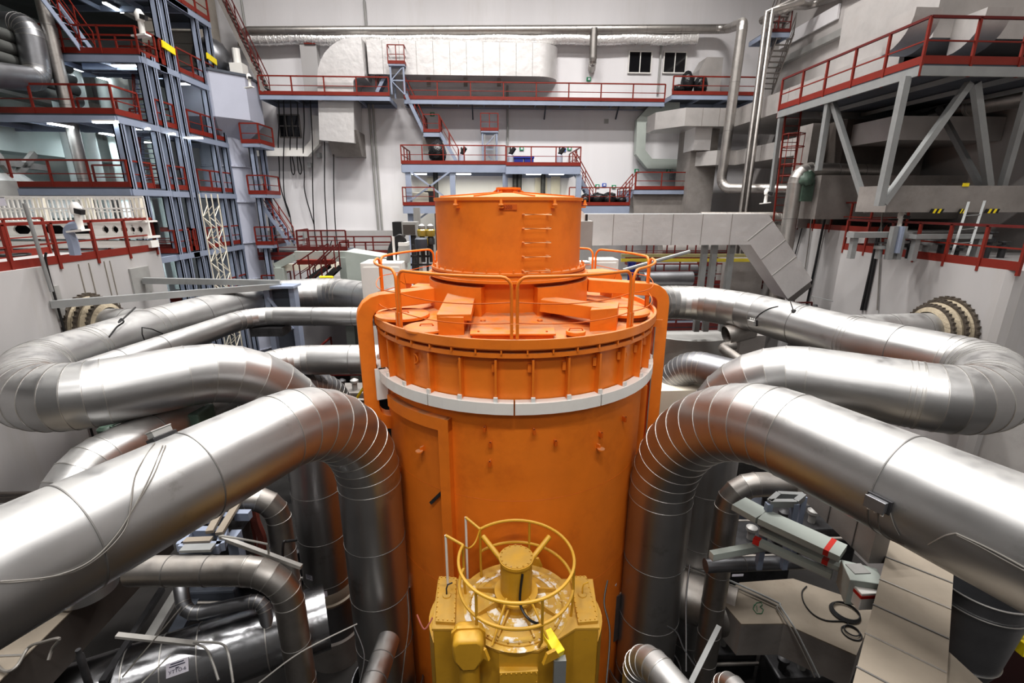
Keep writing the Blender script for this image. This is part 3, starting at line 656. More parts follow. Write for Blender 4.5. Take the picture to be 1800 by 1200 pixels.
chamf('cable_channel','pale green C-shaped cable channel on the far wall at right',[(1192,190),(1148,190),(1126,214),(1124,268),(1140,288),(1186,289),(1198,302)],.5,.62)
chamf('cable_channel','pale L-shaped cable channel below the barred window on the far wall',[(556,204),(556,250),(540,268),(440,267)],.5,.5,WHT)
# high catwalk across the far wall
def catwalk(name,label,px0,px1,py,yf,rails,**k):
    a=ay(px0,py,yf); b=ay(px1,py,yf); b.z=a.z; return platform(name,label,'catwalk',[a,b,V((b.x,YB-.05,a.z)),V((a.x,YB-.05,a.z))],rails,**k)
kw=dict(h=1.0,sp=2.0,m=RED,w=.07,toe=.2)
cA=catwalk('catwalk','left length of the red railed catwalk across the far wall',457,684,166,31.6,[(0,1)],**kw)
cB=catwalk('catwalk','long middle length of the red railed catwalk across the far wall',711,1168,174,32.6,[(0,1)],**kw)
cC=catwalk('catwalk','wider right landing of the far wall catwalk, piled with black bags',1182,1338,166,31.4,[(0,1)],**kw)
for i,px in enumerate((692,698)): pass
for px in (830,960,1090): 
    p=B(px,178,1.0); MB().bar(p,V((p.x,YB-.1,p.z-.9)),.08).build('brace',BLUD,cB,smooth=False)
# braced little tower on the catwalk
def tower(label,px0,px1,pytop,pybot,yf,dep=1.2):
    a=ay(px0,pytop,yf); b=ay(px1,pytop,yf); c=ay(px0,pybot,yf); t=thing('access_tower',label,'tower',V(((a.x+b.x)/2,yf,c.z)))
    x0,x1=a.x,b.x; y0,y1=yf,yf+dep
    for x in(x0,x1):
        for y in(y0,y1): MB().box((x-.05,y-.05,c.z),(x+.05,y+.05,a.z)).build('leg',BLU,t,smooth=False)
    br=MB(); n=2
    for k in range(n):
        z0_=c.z+(a.z-c.z)*k/n; z1_=c.z+(a.z-c.z)*(k+1)/n
        s=1 if k%2 else -1
        br.bar((x0 if s>0 else x1,y0,z0_),(x1 if s>0 else x0,y0,z1_),.06); br.bar((x0,y0,z1_),(x1,y0,z1_),.07)
    br.build('brace',BLU,t,smooth=False)
    MB().box((x0-.1,y0-.1,a.z),(x1+.1,y1+.1,a.z+.1)).build('deck',BLU,t,smooth=False)
    railing(t,[V((x0-.1,y1,a.z+.1)),V((x0-.1,y0-.1,a.z+.1)),V((x1+.1,y0-.1,a.z+.1)),V((x1+.1,y1,a.z+.1))],h=1.0,sp=.6,w=.05,toe=.18)
    return t
tower('small braced steel tower on the catwalk in front of the silver duct',686,709,116,166,32.2)
stair('steel_stair','short red railed stair climbing to the small tower above the catwalk',ay(662,162,32.9),ay(686,116,32.9),.7,(0,1,0))
tower('free-standing red railed lookout over a ladder above the middle platform',848,873,233,291,32.4,1.0)
ladder('wall_ladder','pale vertical ladder under the red lookout',ay(852,291,32.0),ay(852,236,32.0),(.6,0,0),GALV)
stair('steel_stair','upper stair descending from the catwalk to the small landing',ay(745,232,32.6),ay(713,165,32.6),.8,(0,1,0))
catwalk('stair_landing','small red railed landing halfway down the far wall stairs',745,772,232,32.0,[(3,0,1,2)],h=1.0,sp=.7,w=.05,toe=.18)
p=B(758,245,.9); solo(MB().box((p.x-.5,p.y-.4,p.z-.9),(p.x+.5,p.y+.4,p.z+.15)),'landing_support',DUCTD,'grey box bracket under the small stair landing','bracket',smooth=False)
stair('steel_stair','lower stair from the small landing to the middle platform',ay(806,290,32.2),ay(773,233,32.2),.8,(0,1,0))
# middle platform and its underside
YM=30.5
def mplat(label,px0,px1,py,y0,y1,rails,**k):
    a=ay(px0,py,y0); b=ay(px1,py,y0); b.z=a.z; return platform('service_platform',label,'platform',[a,b,V((b.x,y1,a.z)),V((a.x,y1,a.z))],rails,th=.42,**k),a,b
kw=dict(h=1.05,sp=1.3,w=.06,toe=.2)
m1,a1_,b1_=mplat('left half of the red railed platform above the orange drum',706,889,288,YM,YB-.05,[(3,0,1)],**kw)
m2,a2_,b2_=mplat('right half of the red railed platform, holding blue crates',890,1020,291,YM-.6,YB-.05,[(0,1,2)],**kw)
m3,a3_,b3_=mplat('lower left landing behind the orange drum',709,764,361,YM-.2,YB-1,[(3,0,1)],**kw)
m4,a4_,b4_=mplat('lower right landing with black sacks behind the orange drum',1000,1106,361,YM-.4,YB-1,[(0,1,2)],**kw)
for px,lab in((717,'left'),(795,'second'),(888,'third'),(1018,'right')):
    y=YM+.15 if px<889 else YM-.45
    p=ay(px,297,y); MB().box((p.x-.16,y-.12,-4.8),(p.x+.16,y+.12,a1_.z-.5 if px<889 else a2_.z-.5)).build('column',BLU,m1 if px<889 else m2,smooth=False)
for (x0,y0,x1,y1) in((722,302,790,352),(722,352,790,302),(722,395,757,370)):
    MB().bar(ay(x0,y0,YM),ay(x1,y1,YM),.1).build('brace',BLU,m1,smooth=False)
for px,lab in((737,'leftmost'),(815,'second'),(938,'third'),(978,'rightmost')):
    tubelight(ay(px-13,306,YM+1),ay(px+13,306,YM+1),'%s tube light under the platform behind the orange drum'%lab,.16)
l=bpy.data.lights.new('bay_lamp','AREA'); l.shape='RECTANGLE'; l.size=10; l.size_y=.5; l.energy=260; l.color=(1,.97,.78); o=bpy.data.objects.new('bay_lamp',l); o.location=ay(865,305,YM+1.6)+V((0,0,-.2)); COL.objects.link(o)
for i,(px0,px1,py0,py1) in enumerate(((940,962,312,345),(968,985,310,345),(752,765,312,345))):
    a,b=bbox(px0,py0,px1,py1,.1); struct(MB().box(a,b).build('door_%d'%(i+1),CREAM,None,smooth=False))
for px,lab in((905,'left'),(913,'middle'),(955,'right'),(765,'far left')):
    p=B(px,300,.6); solo(MB().tube([p,V((p.x,p.y,-4.8))],.16,10),'down_pipe',DKS,'%s dark vertical pipe under the platform behind the drum'%lab,'pipe')
stair('steel_stair','stair descending right from the middle platform to the lower landing',ay(1046,361,30.6),ay(1010,296,30.6),.8,(0,1,0))
stair('steel_stair','short stair rising right from the lower landing',ay(1094,361,30.4),ay(1117,334,30.4),.8,(0,1,0))
a=ay(1116,333,30.0); b=ay(1252,333,30.0); b.z=a.z
platform('service_platform','red railed platform under the pale green cable channel','platform',[a,b,V((b.x,YB-.05,a.z)),V((a.x,YB-.05,a.z))],[(0,1)],h=1.0,sp=1.4,w=.06,toe=.2)
solo(MB().hexa([ay(1118,340,30.2)+V(q) for q in((0,0,-1.6),(3.2,0,-1.6),(3.2,2,-1.6),(1,2,-1.6),(-.2,0,0),(4.5,0,0),(4.5,2.4,0),(0,2.4,0))]),'support_hopper',DUCTD,'grey wedge-shaped casing under the right red platform','casing',smooth=False)
# odds and ends on the far platforms
def bag(px,py,Y,r,lab,sz=.8):
    p=ay(px,py,Y); solo(MB().ball(p+Z*r*sz*.9,r,sz=sz,jit=.12,seg=14),'rubbish_sack',BAG,lab,'sack',ang=80)
bag(1028,360,30.6,.42,'leftmost black sack on the lower right landing'); bag(1050,360,30.6,.48,'black sack second from left on the lower right landing'); bag(1070,360,30.6,.5,'black sack second from right on the lower right landing'); bag(1092,360,30.6,.34,'small rightmost black sack on the lower right landing')
bag(1192,164,32,.38,'black bag left of the hooded heap on the catwalk landing',.7); bag(1207,163,32.3,.42,'tall black hooded heap on the catwalk landing',1.5); bag(1230,164,32,.45,'black wrapped heap right on the catwalk landing',1.1)
for px,lab in((912,'left'),(930,'right')):
    a=ay(px-8,290,31.5); b=ay(px+8,275,31.5); t=thing('crate','%s blue crate on the middle platform'%lab,'crate',a); MB().box((a.x,31.5,a.z),(b.x,32.3,b.z)).build('crate_body',BLUE,t,smooth=False); MB().box((a.x-.04,31.46,b.z-.1),(b.x+.04,32.34,b.z)).build('rim',BLUE,t,smooth=False)
for px,py,Y,lab in((812,268,31.5,'beside the lower stair on the middle platform'),(983,268,31.0,'at the right end of the middle platform'),(897,268,31.0,'at the centre of the middle platform')):
    p=ay(px,290,Y); t=thing('camera_post','pale camera post %s'%lab,'camera',p); h=ay(px,268,Y).z-p.z
    MB().lathe([(.2,0),(.2,h*.75),(.12,h*.85)],p,12).build('post',TANK,t); MB().bar(p+Z*h*.85,p+Z*(h+.25)+V((.25,-.2,0)),.16,.2).build('camera_head',DKS,t,smooth=False); MB().tube([p+Z*h*.85,p+Z*(h+.3)],.05,8).build('mount',DKS,t)
for px,w,h,lab in((870,20,12,'left'),(893,14,16,'second'),(945,12,12,'third'),(962,12,10,'fourth')):
    p=ay(px+90 if px<880 else px,291,31.2)
bag(770,289,31.2,.55,'dark coiled hose heap at the left of the middle platform',1.3)
a=ay(724,362,31.2); b=ay(753,338,31.2); t=thing('storage_box','beige box with dark rounded end on the lower left landing','box',a); MB().box((a.x,31.2,a.z),(b.x,32.2,b.z)).build('box_body',CREAM,t,smooth=False,bev=.05); MB().lathe([(.45,0),(.45,.9)],V((b.x,31.7,a.z)),16).build('box_end',DKS,t)
for i,(px,py,m,l_) in enumerate(((760,201,SGN,'green exit sign below the catwalk stair'),(917,261,SGN,'green sign above the middle platform, left'),(1001,261,SGN,'green sign above the middle platform, right'),(1050,327,SGN,'green sign left on the wall by the lower landing'),(1079,328,SGN,'green sign right on the wall by the lower landing'),(1062,325,SBL,'blue sign on the wall by the lower landing'),(991,263,SBL,'blue sign on the wall right of the camera post'),(1035,139,SGN,'green sign on the wall above the catwalk'),(1119,300,SGN,'green sign under the cable channel'),(1175,300,SGN,'green sign right under the cable channel'))):
    p=B(px,py,.05); t=thing('wall_sign',l_,'sign',p); MB().box((p.x-.14,p.y-.02,p.z-.11),(p.x+.14,p.y+.03,p.z+.11)).build('sign_plate',m,t,smooth=False); MB().box((p.x-.06,p.y-.03,p.z-.06),(p.x+.08,p.y-.02,p.z+.06)).build('pictogram',PAP,t,smooth=False)
p=B(1066,213,.03); solo(MB().box((p.x-.14,p.y,p.z-.14),(p.x+.14,p.y+.03,p.z+.14)),'wall_vent',GRY,'small grey square vent on the bare far wall','vent',smooth=False)
for i,(px,y1,lp) in enumerate(((489,292,0),(498,345,0),(510,297,1),(522,296,1),(533,305,0),(545,418,0),(566,410,0),(582,415,0))):
    p=B(px,168,1.7); q=B(px+ (2 if i<5 else 9),y1,.5); mid=(p+q)/2
    pts=[p,p.lerp(q,.33)+V((.04,0,0)),p.lerp(q,.66)+V((-.05,0,0)),q]
    if lp: pts+=[q+V((.1,0,-.35)),q+V((.22,0,0)),q+V((.14,0,.8))]
    else: pts+=[q+V((.2 if i%2 else -.1,0,-1.2)),q+V((.25,0,-3.2 if i<5 else -.5))]
    cable('hanging_cable','%s under the left catwalk'%(['leftmost black cable hanging','second black cable from the left hanging','left of two short looped cables hanging','right of two short looped cables hanging','straight black cable just right of the looped ones, hanging','long black cable near the cable channel bend, hanging','long black cable left of the duct outlet, hanging','rightmost long black cable, beside the duct outlet, hanging'][i]),pts,.035)
# ---------------------------------------------------------------- right rear corner: ducts and stairs
def plan(name,label,pts,z0,z1,m=DUCT,seams=()):
    t=thing(name,label,'duct',V((pts[0][0],pts[0][1],z0))); MB().prism([V((x,y,z0)) for x,y in pts],(0,0,z1-z0)).build('duct_body',m,t,smooth=False)
    for (x0,y0,x1,y1) in seams: MB().bar((x0,y0,(z0+z1)/2),(x1,y1,(z0+z1)/2),.03,z1-z0+.02,).build('duct_seam',DUCTD,t,smooth=False)
    return t
YD=28.5
a=ay(1206,189,YD); b=ay(1292,222,YD)
plan('air_duct','upper grey duct wrapping the right rear corner of the hall',[(a.x-1.2,YD+1.5),(a.x,YD),(b.x,YD),(b.x,17.5),(XR-.03,17.5),(XR-.03,YD+3),(a.x-1.2,YD+3)],b.z,a.z,DUCT,[(a.x+k*(b.x-a.x)/3,YD-.015,a.x+k*(b.x-a.x)/3,YD+.02) for k in(1,2)]+[(b.x-.015,YD-k*2.4,b.x+.02,YD-k*2.4) for k in(1,2,3)])
a=ay(1252,264,YD); b=ay(1292,290,YD)
plan('air_duct','lower grey duct running along the right wall under the upper one',[(a.x-.5,YD+1),(a.x+.3,YD),(b.x,YD),(b.x,17.5),(XR-.03,17.5),(XR-.03,YD+2.5),(a.x-.5,YD+2.5)],b.z,a.z,DUCT,[(b.x-.015,YD-k*2.6,b.x+.02,YD-k*2.6) for k in(1,2,3)])
c=ay(1223,222,YD+.5); d=ay(1248,264,YD+.5); solo(MB().box((c.x,YD+.5,d.z),(d.x,YD+2,c.z)),'duct_riser',DUCTW,'short grey vertical duct joining the two corner ducts','duct',smooth=False)
c=ay(1212,290,YD+1); d=ay(1252,345,YD+1); solo(MB().box((c.x,YD+1,-4.8),(d.x,YD+3,c.z+2.5)),'duct_riser',DUCTD,'dark vertical duct below the lower corner duct','duct',smooth=False)
c=ay(1232,100,32.6); d=ay(1265,163,32.6); solo(MB().prism([V((c.x,32.6,d.z)),V((d.x,32.6,d.z)),V((d.x,32.6,c.z)),V((c.x+.4,32.6,c.z)),V((c.x,32.6,c.z-.7))],(0,1.2,0)),'duct_riser',DUCT,'grey cowled duct standing on the catwalk landing','duct',smooth=False)
for i,(x0,y0,x1,y1) in enumerate(((1347,22,1286,340),(1357,18,1295,340))):
    p=ay(x0,y0,25.5); solo(MB().tube([ay(x0+45+i*10,2,25.5),p,V((p.x,p.y,-3))],.14 if i else .11,12),'slim_pipe',ALUD,'%s slim shiny pipe of the pair in the right rear corner'%('right' if i else 'left'),'pipe')
stair('steel_stair','steep grey stair in the right rear corner above the catwalk landing',ay(1332,165,32),ay(1368,58,29.5),.9,(1,0,0),m=DUCTD,mr=DUCTD)
catw=platform('stair_landing','small red railed landing high in the right rear corner','platform',[ay(1345,56,29.0),ay(1388,56,29.0),ay(1388,56,29)+V((0,1.6,0)),ay(1345,56,29)+V((0,1.6,0))],[(0,1,2)],h=1.0,sp=.8,m=REDD,w=.05)
stair('steel_stair','grey stair rising from the corner landing out of frame',ay(1352,50,29.4),ay(1395,-60,28.0),.8,(1,0,0),m=DUCTD,mr=DUCTD)
p0=ax(1366,114,XR-.1);p1=ax(1548,28,XR-.1); p1.z=p0.z; struct(MB().bar(p0,p1,.5,.35).build('trim_20',GRY,None,smooth=False))
p0=ax(1372,76,XR-.1);p1=ax(1475,18,XR-.1); p1.z=p0.z; struct(MB().bar(p0,p1,.12,.7).build('trim_21',WALL,None,smooth=False))
pipe('steam_pipe','grey pipe crossing the top right of the far wall into the side wall',[ax(1340,36,15.5),ax(1388,10,15.5),ax(1425,10,XR-.2),ax(1530,-30,XR-.3)],.2,.4,2,n=4,segs=16,m=ALUD,bead=.005)
# right hand casings above the platform
def casing(name,label,pts,z0,z1,m): return tag(MB().prism([V((x,y,z0)) for x,y in pts],(0,0,z1-z0)).build(name,m,None,smooth=False),label,'casing')
k=ay(1590,100,17.5); casing('air_casing','tall pale grey air casing behind the right platform',[(k.x,17.5),(XR-.03,17.5),(XR-.03,21),(k.x,21)],3.7,ay(1600,-60,17.5).z,DUCT)
k=ay(1640,60,15.6); casing('air_casing','large grey overhanging casing at the top right corner',[(k.x,15.6),(XR-.03,15.6),(XR-.03,17.5),(k.x,17.5)],ay(1640,66,15.6).z,ay(1640,-80,15.6).z,DUCT)
for px0,px1,lab in((1590,1648,'left'),(1712,1770,'right')):
    a=ay(px0,70,14.8); b=ay(px1,18,14.8); n=7
    pr=[V((a.x,14.6+1.0*(1-math.sin(math.pi/2*i/n)),a.z-.2+(b.z-a.z+.2)*(1-math.cos(math.pi/2*i/n)))) for i in range(n+1)]+[V((a.x,15.6,b.z)),V((a.x,15.6,a.z-.2))]
    t=thing('inlet_hood','%s curved pale inlet hood above the right platform'%lab,'hood',a); MB().prism(pr,(b.x-a.x,0,.0)).build('hood_shell',DUCT,t,ang=30)
# right platform on galvanised legs
XPL=11.69; f=ax(1620,112,XPL); r=ax(1370,187,XPL); r.z=f.z
pp=platform('service_platform','large right platform with red railings on galvanised slanting legs','platform',[V((XPL,f.y,f.z)),V((XR-.05,f.y,f.z)),V((XR-.05,r.y,f.z)),V((XPL,r.y,f.z))],[(3,0,1)],th=.24,medge=GALV,h=1.1,sp=1.35,w=.065,toe=.2,drop=.3,m2=REDD)
def leg(x0,y0,Y0,x1,y1,Y1,w=.22): MB().bar(ay(x0,y0,Y0),ay(x1,y1,Y1),w*.78,w*.78,up=V((1,0,0))).build('leg',GALV,pp,smooth=False)
leg(1374,195,20.5,1355,345,20.5,.2); leg(1458,172,17.3,1438,300,17.3,.22); leg(1593,135,f.y+.3,1545,362,f.y+.3,.24); leg(1464,180,17.2,1525,372,f.y+1.6,.2)
leg(1704,146,f.y+.4,1552,358,f.y+.3,.22); leg(1714,146,f.y+.5,1738,327,f.y+1.0,.24); leg(1812,150,f.y+.4,1762,326,f.y+1.,.22); leg(1650,190,18,1728,335,f.y+1.2,.2)
t=ladder('caged_ladder','red caged ladder under the rear corner of the right platform',ay(1358,400,20.0),ay(1382,192,20.0),(.62,0,0),RED)
for k in range(4):
    p=ay(1370+ (3-k)*2-2,238+k*22 if k<2 else 250+k*20,20.0); MB().ring(p+V((.3,-.35,0)),.38,.02,0,20,6).build('cage_hoop',RED,t)
for a in (-150,-90,-30):
    p=ay(1374,236,20)+V((.3,-.35,0))+V((.38*math.cos(math.radians(a)),.38*math.sin(math.radians(a)),0)); MB().tube([p,p-Z*1.9],.015,6).build('cage_bar',RED,t)
# big frontal casings carrying the legs, and the gloomy ducts behind
a=ay(1443,318,14.2); b=ay(1800,326,14.2)
casing('flue_duct','long grey flue duct across the right walkway, under the platform legs',[(ay(1560,350,14.2).x,14.2),(XR-.03,14.2),(XR-.03,15.4),(ay(1560,350,14.2).x,15.4)],ay(1700,373,14.2).z,ay(1700,326,14.2).z,DUCTD)
casing('flue_duct','taller grey duct block behind the long flue duct',[(ay(1441,330,18.4).x,18.4),(XR-.03,18.4),(XR-.03,19.4),(ay(1441,330,18.4).x,19.4)],ay(1600,385,18.4).z,ay(1600,308,18.4).z,DUCTD)
for i,(x0,x1,y0,Y,m,lab) in enumerate(((1432,1500,205,20.5,DUCTD,'leftmost'),(1496,1562,180,19.5,TAND,'second'),(1562,1612,185,20,DUCTD,'third'),(1612,1672,200,20.5,TAND,'fourth'),(1672,1700,235,20.6,DUCTD,'fifth'))):
    a=ay(x0,y0,Y); b=ay(x1,330,Y); casing('duct_stack','%s of the dark ducts standing under the right platform'%lab,[(a.x,Y),(min(b.x,XR-.1),Y),(min(b.x,XR-.1),Y+1),(a.x,Y+1)],-.95,min(a.z,f.z-.4),m)
a=ay(1700,205,19); b=ay(1800,245,19); casing('air_casing','pale panel on the wall under the right platform',[(a.x,19),(XR-.03,19),(XR-.03,19.2),(a.x,19.2)],b.z,a.z,DUCTW)
pipe('steam_pipe','grey pipe slanting under the right platform deck',[ay(1640,205,18.6),ay(1705,188,17.5),ay(1830,165,15.5)],.3,1,1.5,n=4,segs=20,m=ALUD)
pipe('steam_pipe','grey pipe elbow dropping behind the mitred duct at right',[ay(1560,303,19.0),ay(1402,298,19.0),V((ay(1402,298,19.0).x,19.0,-4.5))],.28,.5,1.2,n=5,segs=24,m=ALUD)
pipe('steam_pipe','slender grey pipe standing under the mid-right duct end',[ay(1230,383,21.8),ay(1380,383,21.8),V((ay(1380,383,21.8).x,21.8,-4.5))],.26,.5,1.2,n=5,segs=24,m=ALUD)
solo(MB().ball(ay(1418,315,18.75),.3,jit=.2).box(ay(1416,335,18.75)-V((.2,.1,.4)),ay(1416,335,18.75)+V((.25,.1,.4))),'valve_actuator',GREEN,'green valve actuator beside the grey pipe elbow at right','valve')
# mitred duct in the middle distance, right of the drum
YQ=17.8
P=[ay(1020,399,YQ),ay(1322,402,YQ),ay(1392,505,YQ),ay(1410,512,YQ)]
P[0].z=P[1].z
t=thing('mitred_duct','silver rectangular duct right of the drum with a mitred bend downward','duct',P[1]); MB().rsweep(P[:3],(0,1,0),1.0,1.1).build('duct_body',DUCTW,t,smooth=False)
MB().rsweep([P[2]+V((-.2,0,.25)),P[2]+V((.6,.9,-.1))],(P[2]-P[1]).cross(V((0,1,0))).cross(V((0.6,.9,-.3))),1.0,1.0).build('duct_outlet',DUCTD,t,smooth=False)
for k in range(1,6): p=P[0].lerp(P[1],k/6); MB().box((p.x,YQ-.512,p.z-.55),(p.x+.02,YQ-.5,p.z+.55)).build('duct_seam',DUCTD,t,smooth=False)
dd=(P[2]-P[1]).normalized(); nn=dd.cross(V((0,1,0)))
for k in(.02,.33,.6): p=P[1].lerp(P[2],k)-V((0,.507,0)); MB().bar(p-nn*.55,p+nn*.55,.03,.02,up=V((0,1,0))).build('duct_seam',SEAM,t,smooth=False)
for px,lab in((1240,'left'),(1257,'middle'),(1287,'right')):
    p=ay(px,425,YQ); MB().box((p.x-.1,YQ-.1,-4.8),(p.x+.1,YQ+.1,p.z)).build('support_post',GALV,t,smooth=False)
for py,m,lab in((449,AMB,'upper dull'),(457,YBR,'lower bright')):
    solo(MB().bar(ay(1092,py,20.8),ay(1345,py,20.8),.12,.14),'crane_rail',mat('%s_yellow'%lab.split()[1],(.55,.45,.05) if m is YBR else (.3,.27,.13),.6),'%s yellow rail under the silver mitred duct'%lab,'rail',smooth=False)
solo(MB().bar(ay(1128,392,15.5)-V((0,0,3)),ay(1128,392,15.5)-V((0,0,3))+V((.1,0,0)),.01),'x',GALV,'','x') if 0 else None
solo(MB().tube([ay(1095,475,15.2),ay(1212,442,16)],.06,8),'slanting_rod',GALV,'pale slanting rod behind the right guard hoops','rod')
a=ay(1013,439,15.5); b=ay(1043,388,15.5); t=thing('junction_cabinet','grey steel cabinet hanging right behind the drum','cabinet',V((a.x,15.5,a.z))); MB().box((a.x,15.5,a.z),(b.x,16.3,b.z)).build('cabinet_body',GRY,t,smooth=False,bev=.02); MB().prism([V((a.x+.1,15.6,b.z)),V((b.x-.1,15.6,b.z)),V((b.x-.35,15.6,b.z+.3)),V((a.x+.1,15.6,b.z+.3))],(0,.5,0)).build('cabinet_hood',WHT,t,smooth=False); MB().tube([V((a.x+.3,15.55,b.z)),V((a.x+.3,15.55,b.z+.2))],.04,8).build('lifting_eye',DKS,t)
a=ay(1040,520,16); b=ay(1088,456,16); t=thing('switch_cabinet','white switch cabinet behind the right side of the vessel railing','cabinet',V((a.x,16,a.z))); MB().box((a.x,16,a.z-1.5),(b.x,16.8,b.z)).build('cabinet_body',WHT,t,smooth=False,bev=.02); MB().box((a.x+.08,15.97,a.z),(b.x-.08,16,b.z-.1)).build('door',WHT,t,smooth=False,bev=.01)
a=ay(1014,497,16); b=ay(1040,462,16); t=thing('switch_cabinet','smaller white cabinet with a red stripe next to the white one','cabinet',V((a.x,16.2,a.z))); MB().box((a.x,16.2,a.z-1),(b.x,16.8,b.z)).build('cabinet_body',WHT,t,smooth=False); MB().box((a.x,16.18,a.z),(b.x,16.2,a.z+.12)).build('stripe',REDB,t,smooth=False)
a=ay(1104,480,18); b=ay(1116,462,18); t=thing('bin','blue bin behind the right guard hoops','bin',V((a.x,18,a.z))); MB().lathe([(.12,-.8),(.16,0),(.17,.02)],V(((a.x+b.x)/2,18,b.z)),16).build('bin_body',BLUE,t); MB().lathe([(.18,0),(.18,.04),(.0005,.06)],V(((a.x+b.x)/2,18,b.z)),16).build('lid',BLUE,t)
# red railed gangways at the right rear
for i,(pts,Y,zz,lab) in enumerate((((1140,1420),19.3,575,'front red railed gangway left of the right concrete wall'),((1120,1340),23,500,'middle red railed gangway below the silver mitred duct'),((1110,1330),27,460,'rear red railed gangway below the silver mitred duct'))):
    a=ay(pts[0],zz,Y); b=ay(pts[1],zz,Y); b.z=a.z
    platform('gangway',lab,'gangway',[a,b,b+V((0,1.2,0)),a+V((0,1.2,0))],[(0,1),(3,2)],h=1.0,sp=1.2,m=REDD,w=.06,toe=.18,medge=REDD)
solo(MB().box(ay(1278,540,22),ay(1345,458,22)+V((0,1.5,0))),'machine_block',DUCTD,'grey block under the slanting end of the mitred duct','casing',smooth=False)
p=ay(1165,470,24); 
for i,(px,py,Y,r,l) in enumerate(((1130,475,25,.5,2.8),(1130,490,22.5,.35,2.4),(1160,440,29,.5,9))):
    p=ay(px,py,Y); solo(MB().tube([p,p+V((l,0,0))],r,16),'machine_drum',ALUDD if i<2 else DUCTD,['grey horizontal drum on the rear gangway at right','smaller grey drum in front on the gangway at right','long dim pipe across the rear at right'][i],'drum')
# lower right pocket under the hairpin pipe
a=ay(1296,640,15.5); b=ay(1332,590,15.5); solo(MB().box((a.x,15.5,-8),(b.x+.3,16.6,b.z)),'duct_block',DUCT,'pale grey casing block below the right hairpin pipe','casing',smooth=False)
p=ay(1276,589,15.2); t=thing('open_pipe','open-ended aluminium stub facing the vessel below the right hairpin pipe','pipe',p)
bb=MB(); bb.lathe([(.30,0),(.34,0),(.34,.9),(.30,.9),(.30,.05)],(0,0,0),28,caps=False); R_=Matrix.Rotation(math.radians(75),3,'Y'); bb.v=[p+R_@v for v in bb.v]; bb.build('stub',ALUD,t)
bb=MB(); bb.lathe([(.0005,.3),(.31,.3)],(0,0,0),24,caps=False); bb.v=[p+R_@v for v in bb.v]; bb.build('dark_bore',DKS,t)
pipe('small_pipe','dusty small pipe bending below the open stub',[ay(1292,606,15),ay(1268,610,15),ay(1330,655,12.8),ay(1420,720,11)],.16,.2,2,n=4,segs=16,m=ALUD,bead=.004)
solo(MB().lathe([(2.3,-8),(2.3,0),(2.2,.05)],ay(1200,575,20),40),'storage_tank',GRY,'dim grey cylindrical tank behind the right cable duct','tank')
a=ay(1212,705,13); solo(MB().box((a.x-1,13,-12),(a.x+.9,15,a.z+.35)),'plinth_block',CREAM,'cream plinth visible under the dark elbow','plinth',smooth=False)
#PART4
# ================================================================== left steel gallery
XT=-14.9
tw=thing('steel_gallery','tall blue-grey steel gallery with red railings stepping back along the left side','gallery',V((XT,26,-4.8)))
def colY(px,py): return ax(px,py,XT).y
ys={}
for nm,px,zlo,zhi in (('C',225,-12,3.45),('C2',243,-12,3.45),('B',285,-12,6.35),('B2',300,-12,6.35),('A',324,-12,14),('A2',336,-12,14),('D',383,-12,9.4),('D2',402,-12,9.4),('E',449,-12,3.5),('E2',466,-12,3.5)):
    XT_=-13.5 if nm[0]=='E' else XT
    y=ax(px,300,XT_).y; ys[nm]=y
    b=MB(); w,h=.3,.28; XS=XT; XT=XT_
    b.box((XT-w/2,y-h/2,zlo),(XT-w/2+.05,y+h/2,zhi)); b.box((XT+w/2-.05,y-h/2,zlo),(XT+w/2,y+h/2,zhi)); b.box((XT-w/2,y-.03,zlo),(XT+w/2,y+.03,zhi))
    b.box((XT-w/2,y-h/2,zlo),(XT+w/2,y-h/2+.04,zhi)); b.build('column',BLU,tw,smooth=False); XT=XS
LV=[(-5.1,'B'),(-2.2,'B'),(.73,'C'),(3.52,'C'),(6.25,'B'),(9.55,'A')]
XFAR=-23.5
first=1
def sub(name,parent,loc):
    o=bpy.data.objects.new(name,None); COL.objects.link(o); setp(o,loc,parent); return o
def gdeck(x0,x1,y0,y1,z):
    d=MB(); d.box((x0,y0,z-.06),(x1,y1,z)); o=d.build('deck',BLUD,tw,smooth=False)
    e=MB(); 
    for a,b in(((x0,y0),(x1,y0)),((x1,y0),(x1,y1)),((x0,y1),(x1,y1))): e.bar(V((a[0],a[1],z-.2)),V((b[0],b[1],z-.2)),.12,.26)
    n=int((x1-x0)/1.6)
    for k in range(1,n): e.bar(V((x0+(x1-x0)*k/n,y0,z-.2)),V((x0+(x1-x0)*k/n,y1,z-.2)),.1,.2)
    e.build('edge_beam',BLU,o,smooth=False); return o
def grail(o,pts,**k):
    r=sub('guard_rail',tw,pts[0]); railing(r,pts,h=1.05,sp=1.45,w=.07,toe=.22,**k)
ym=colY
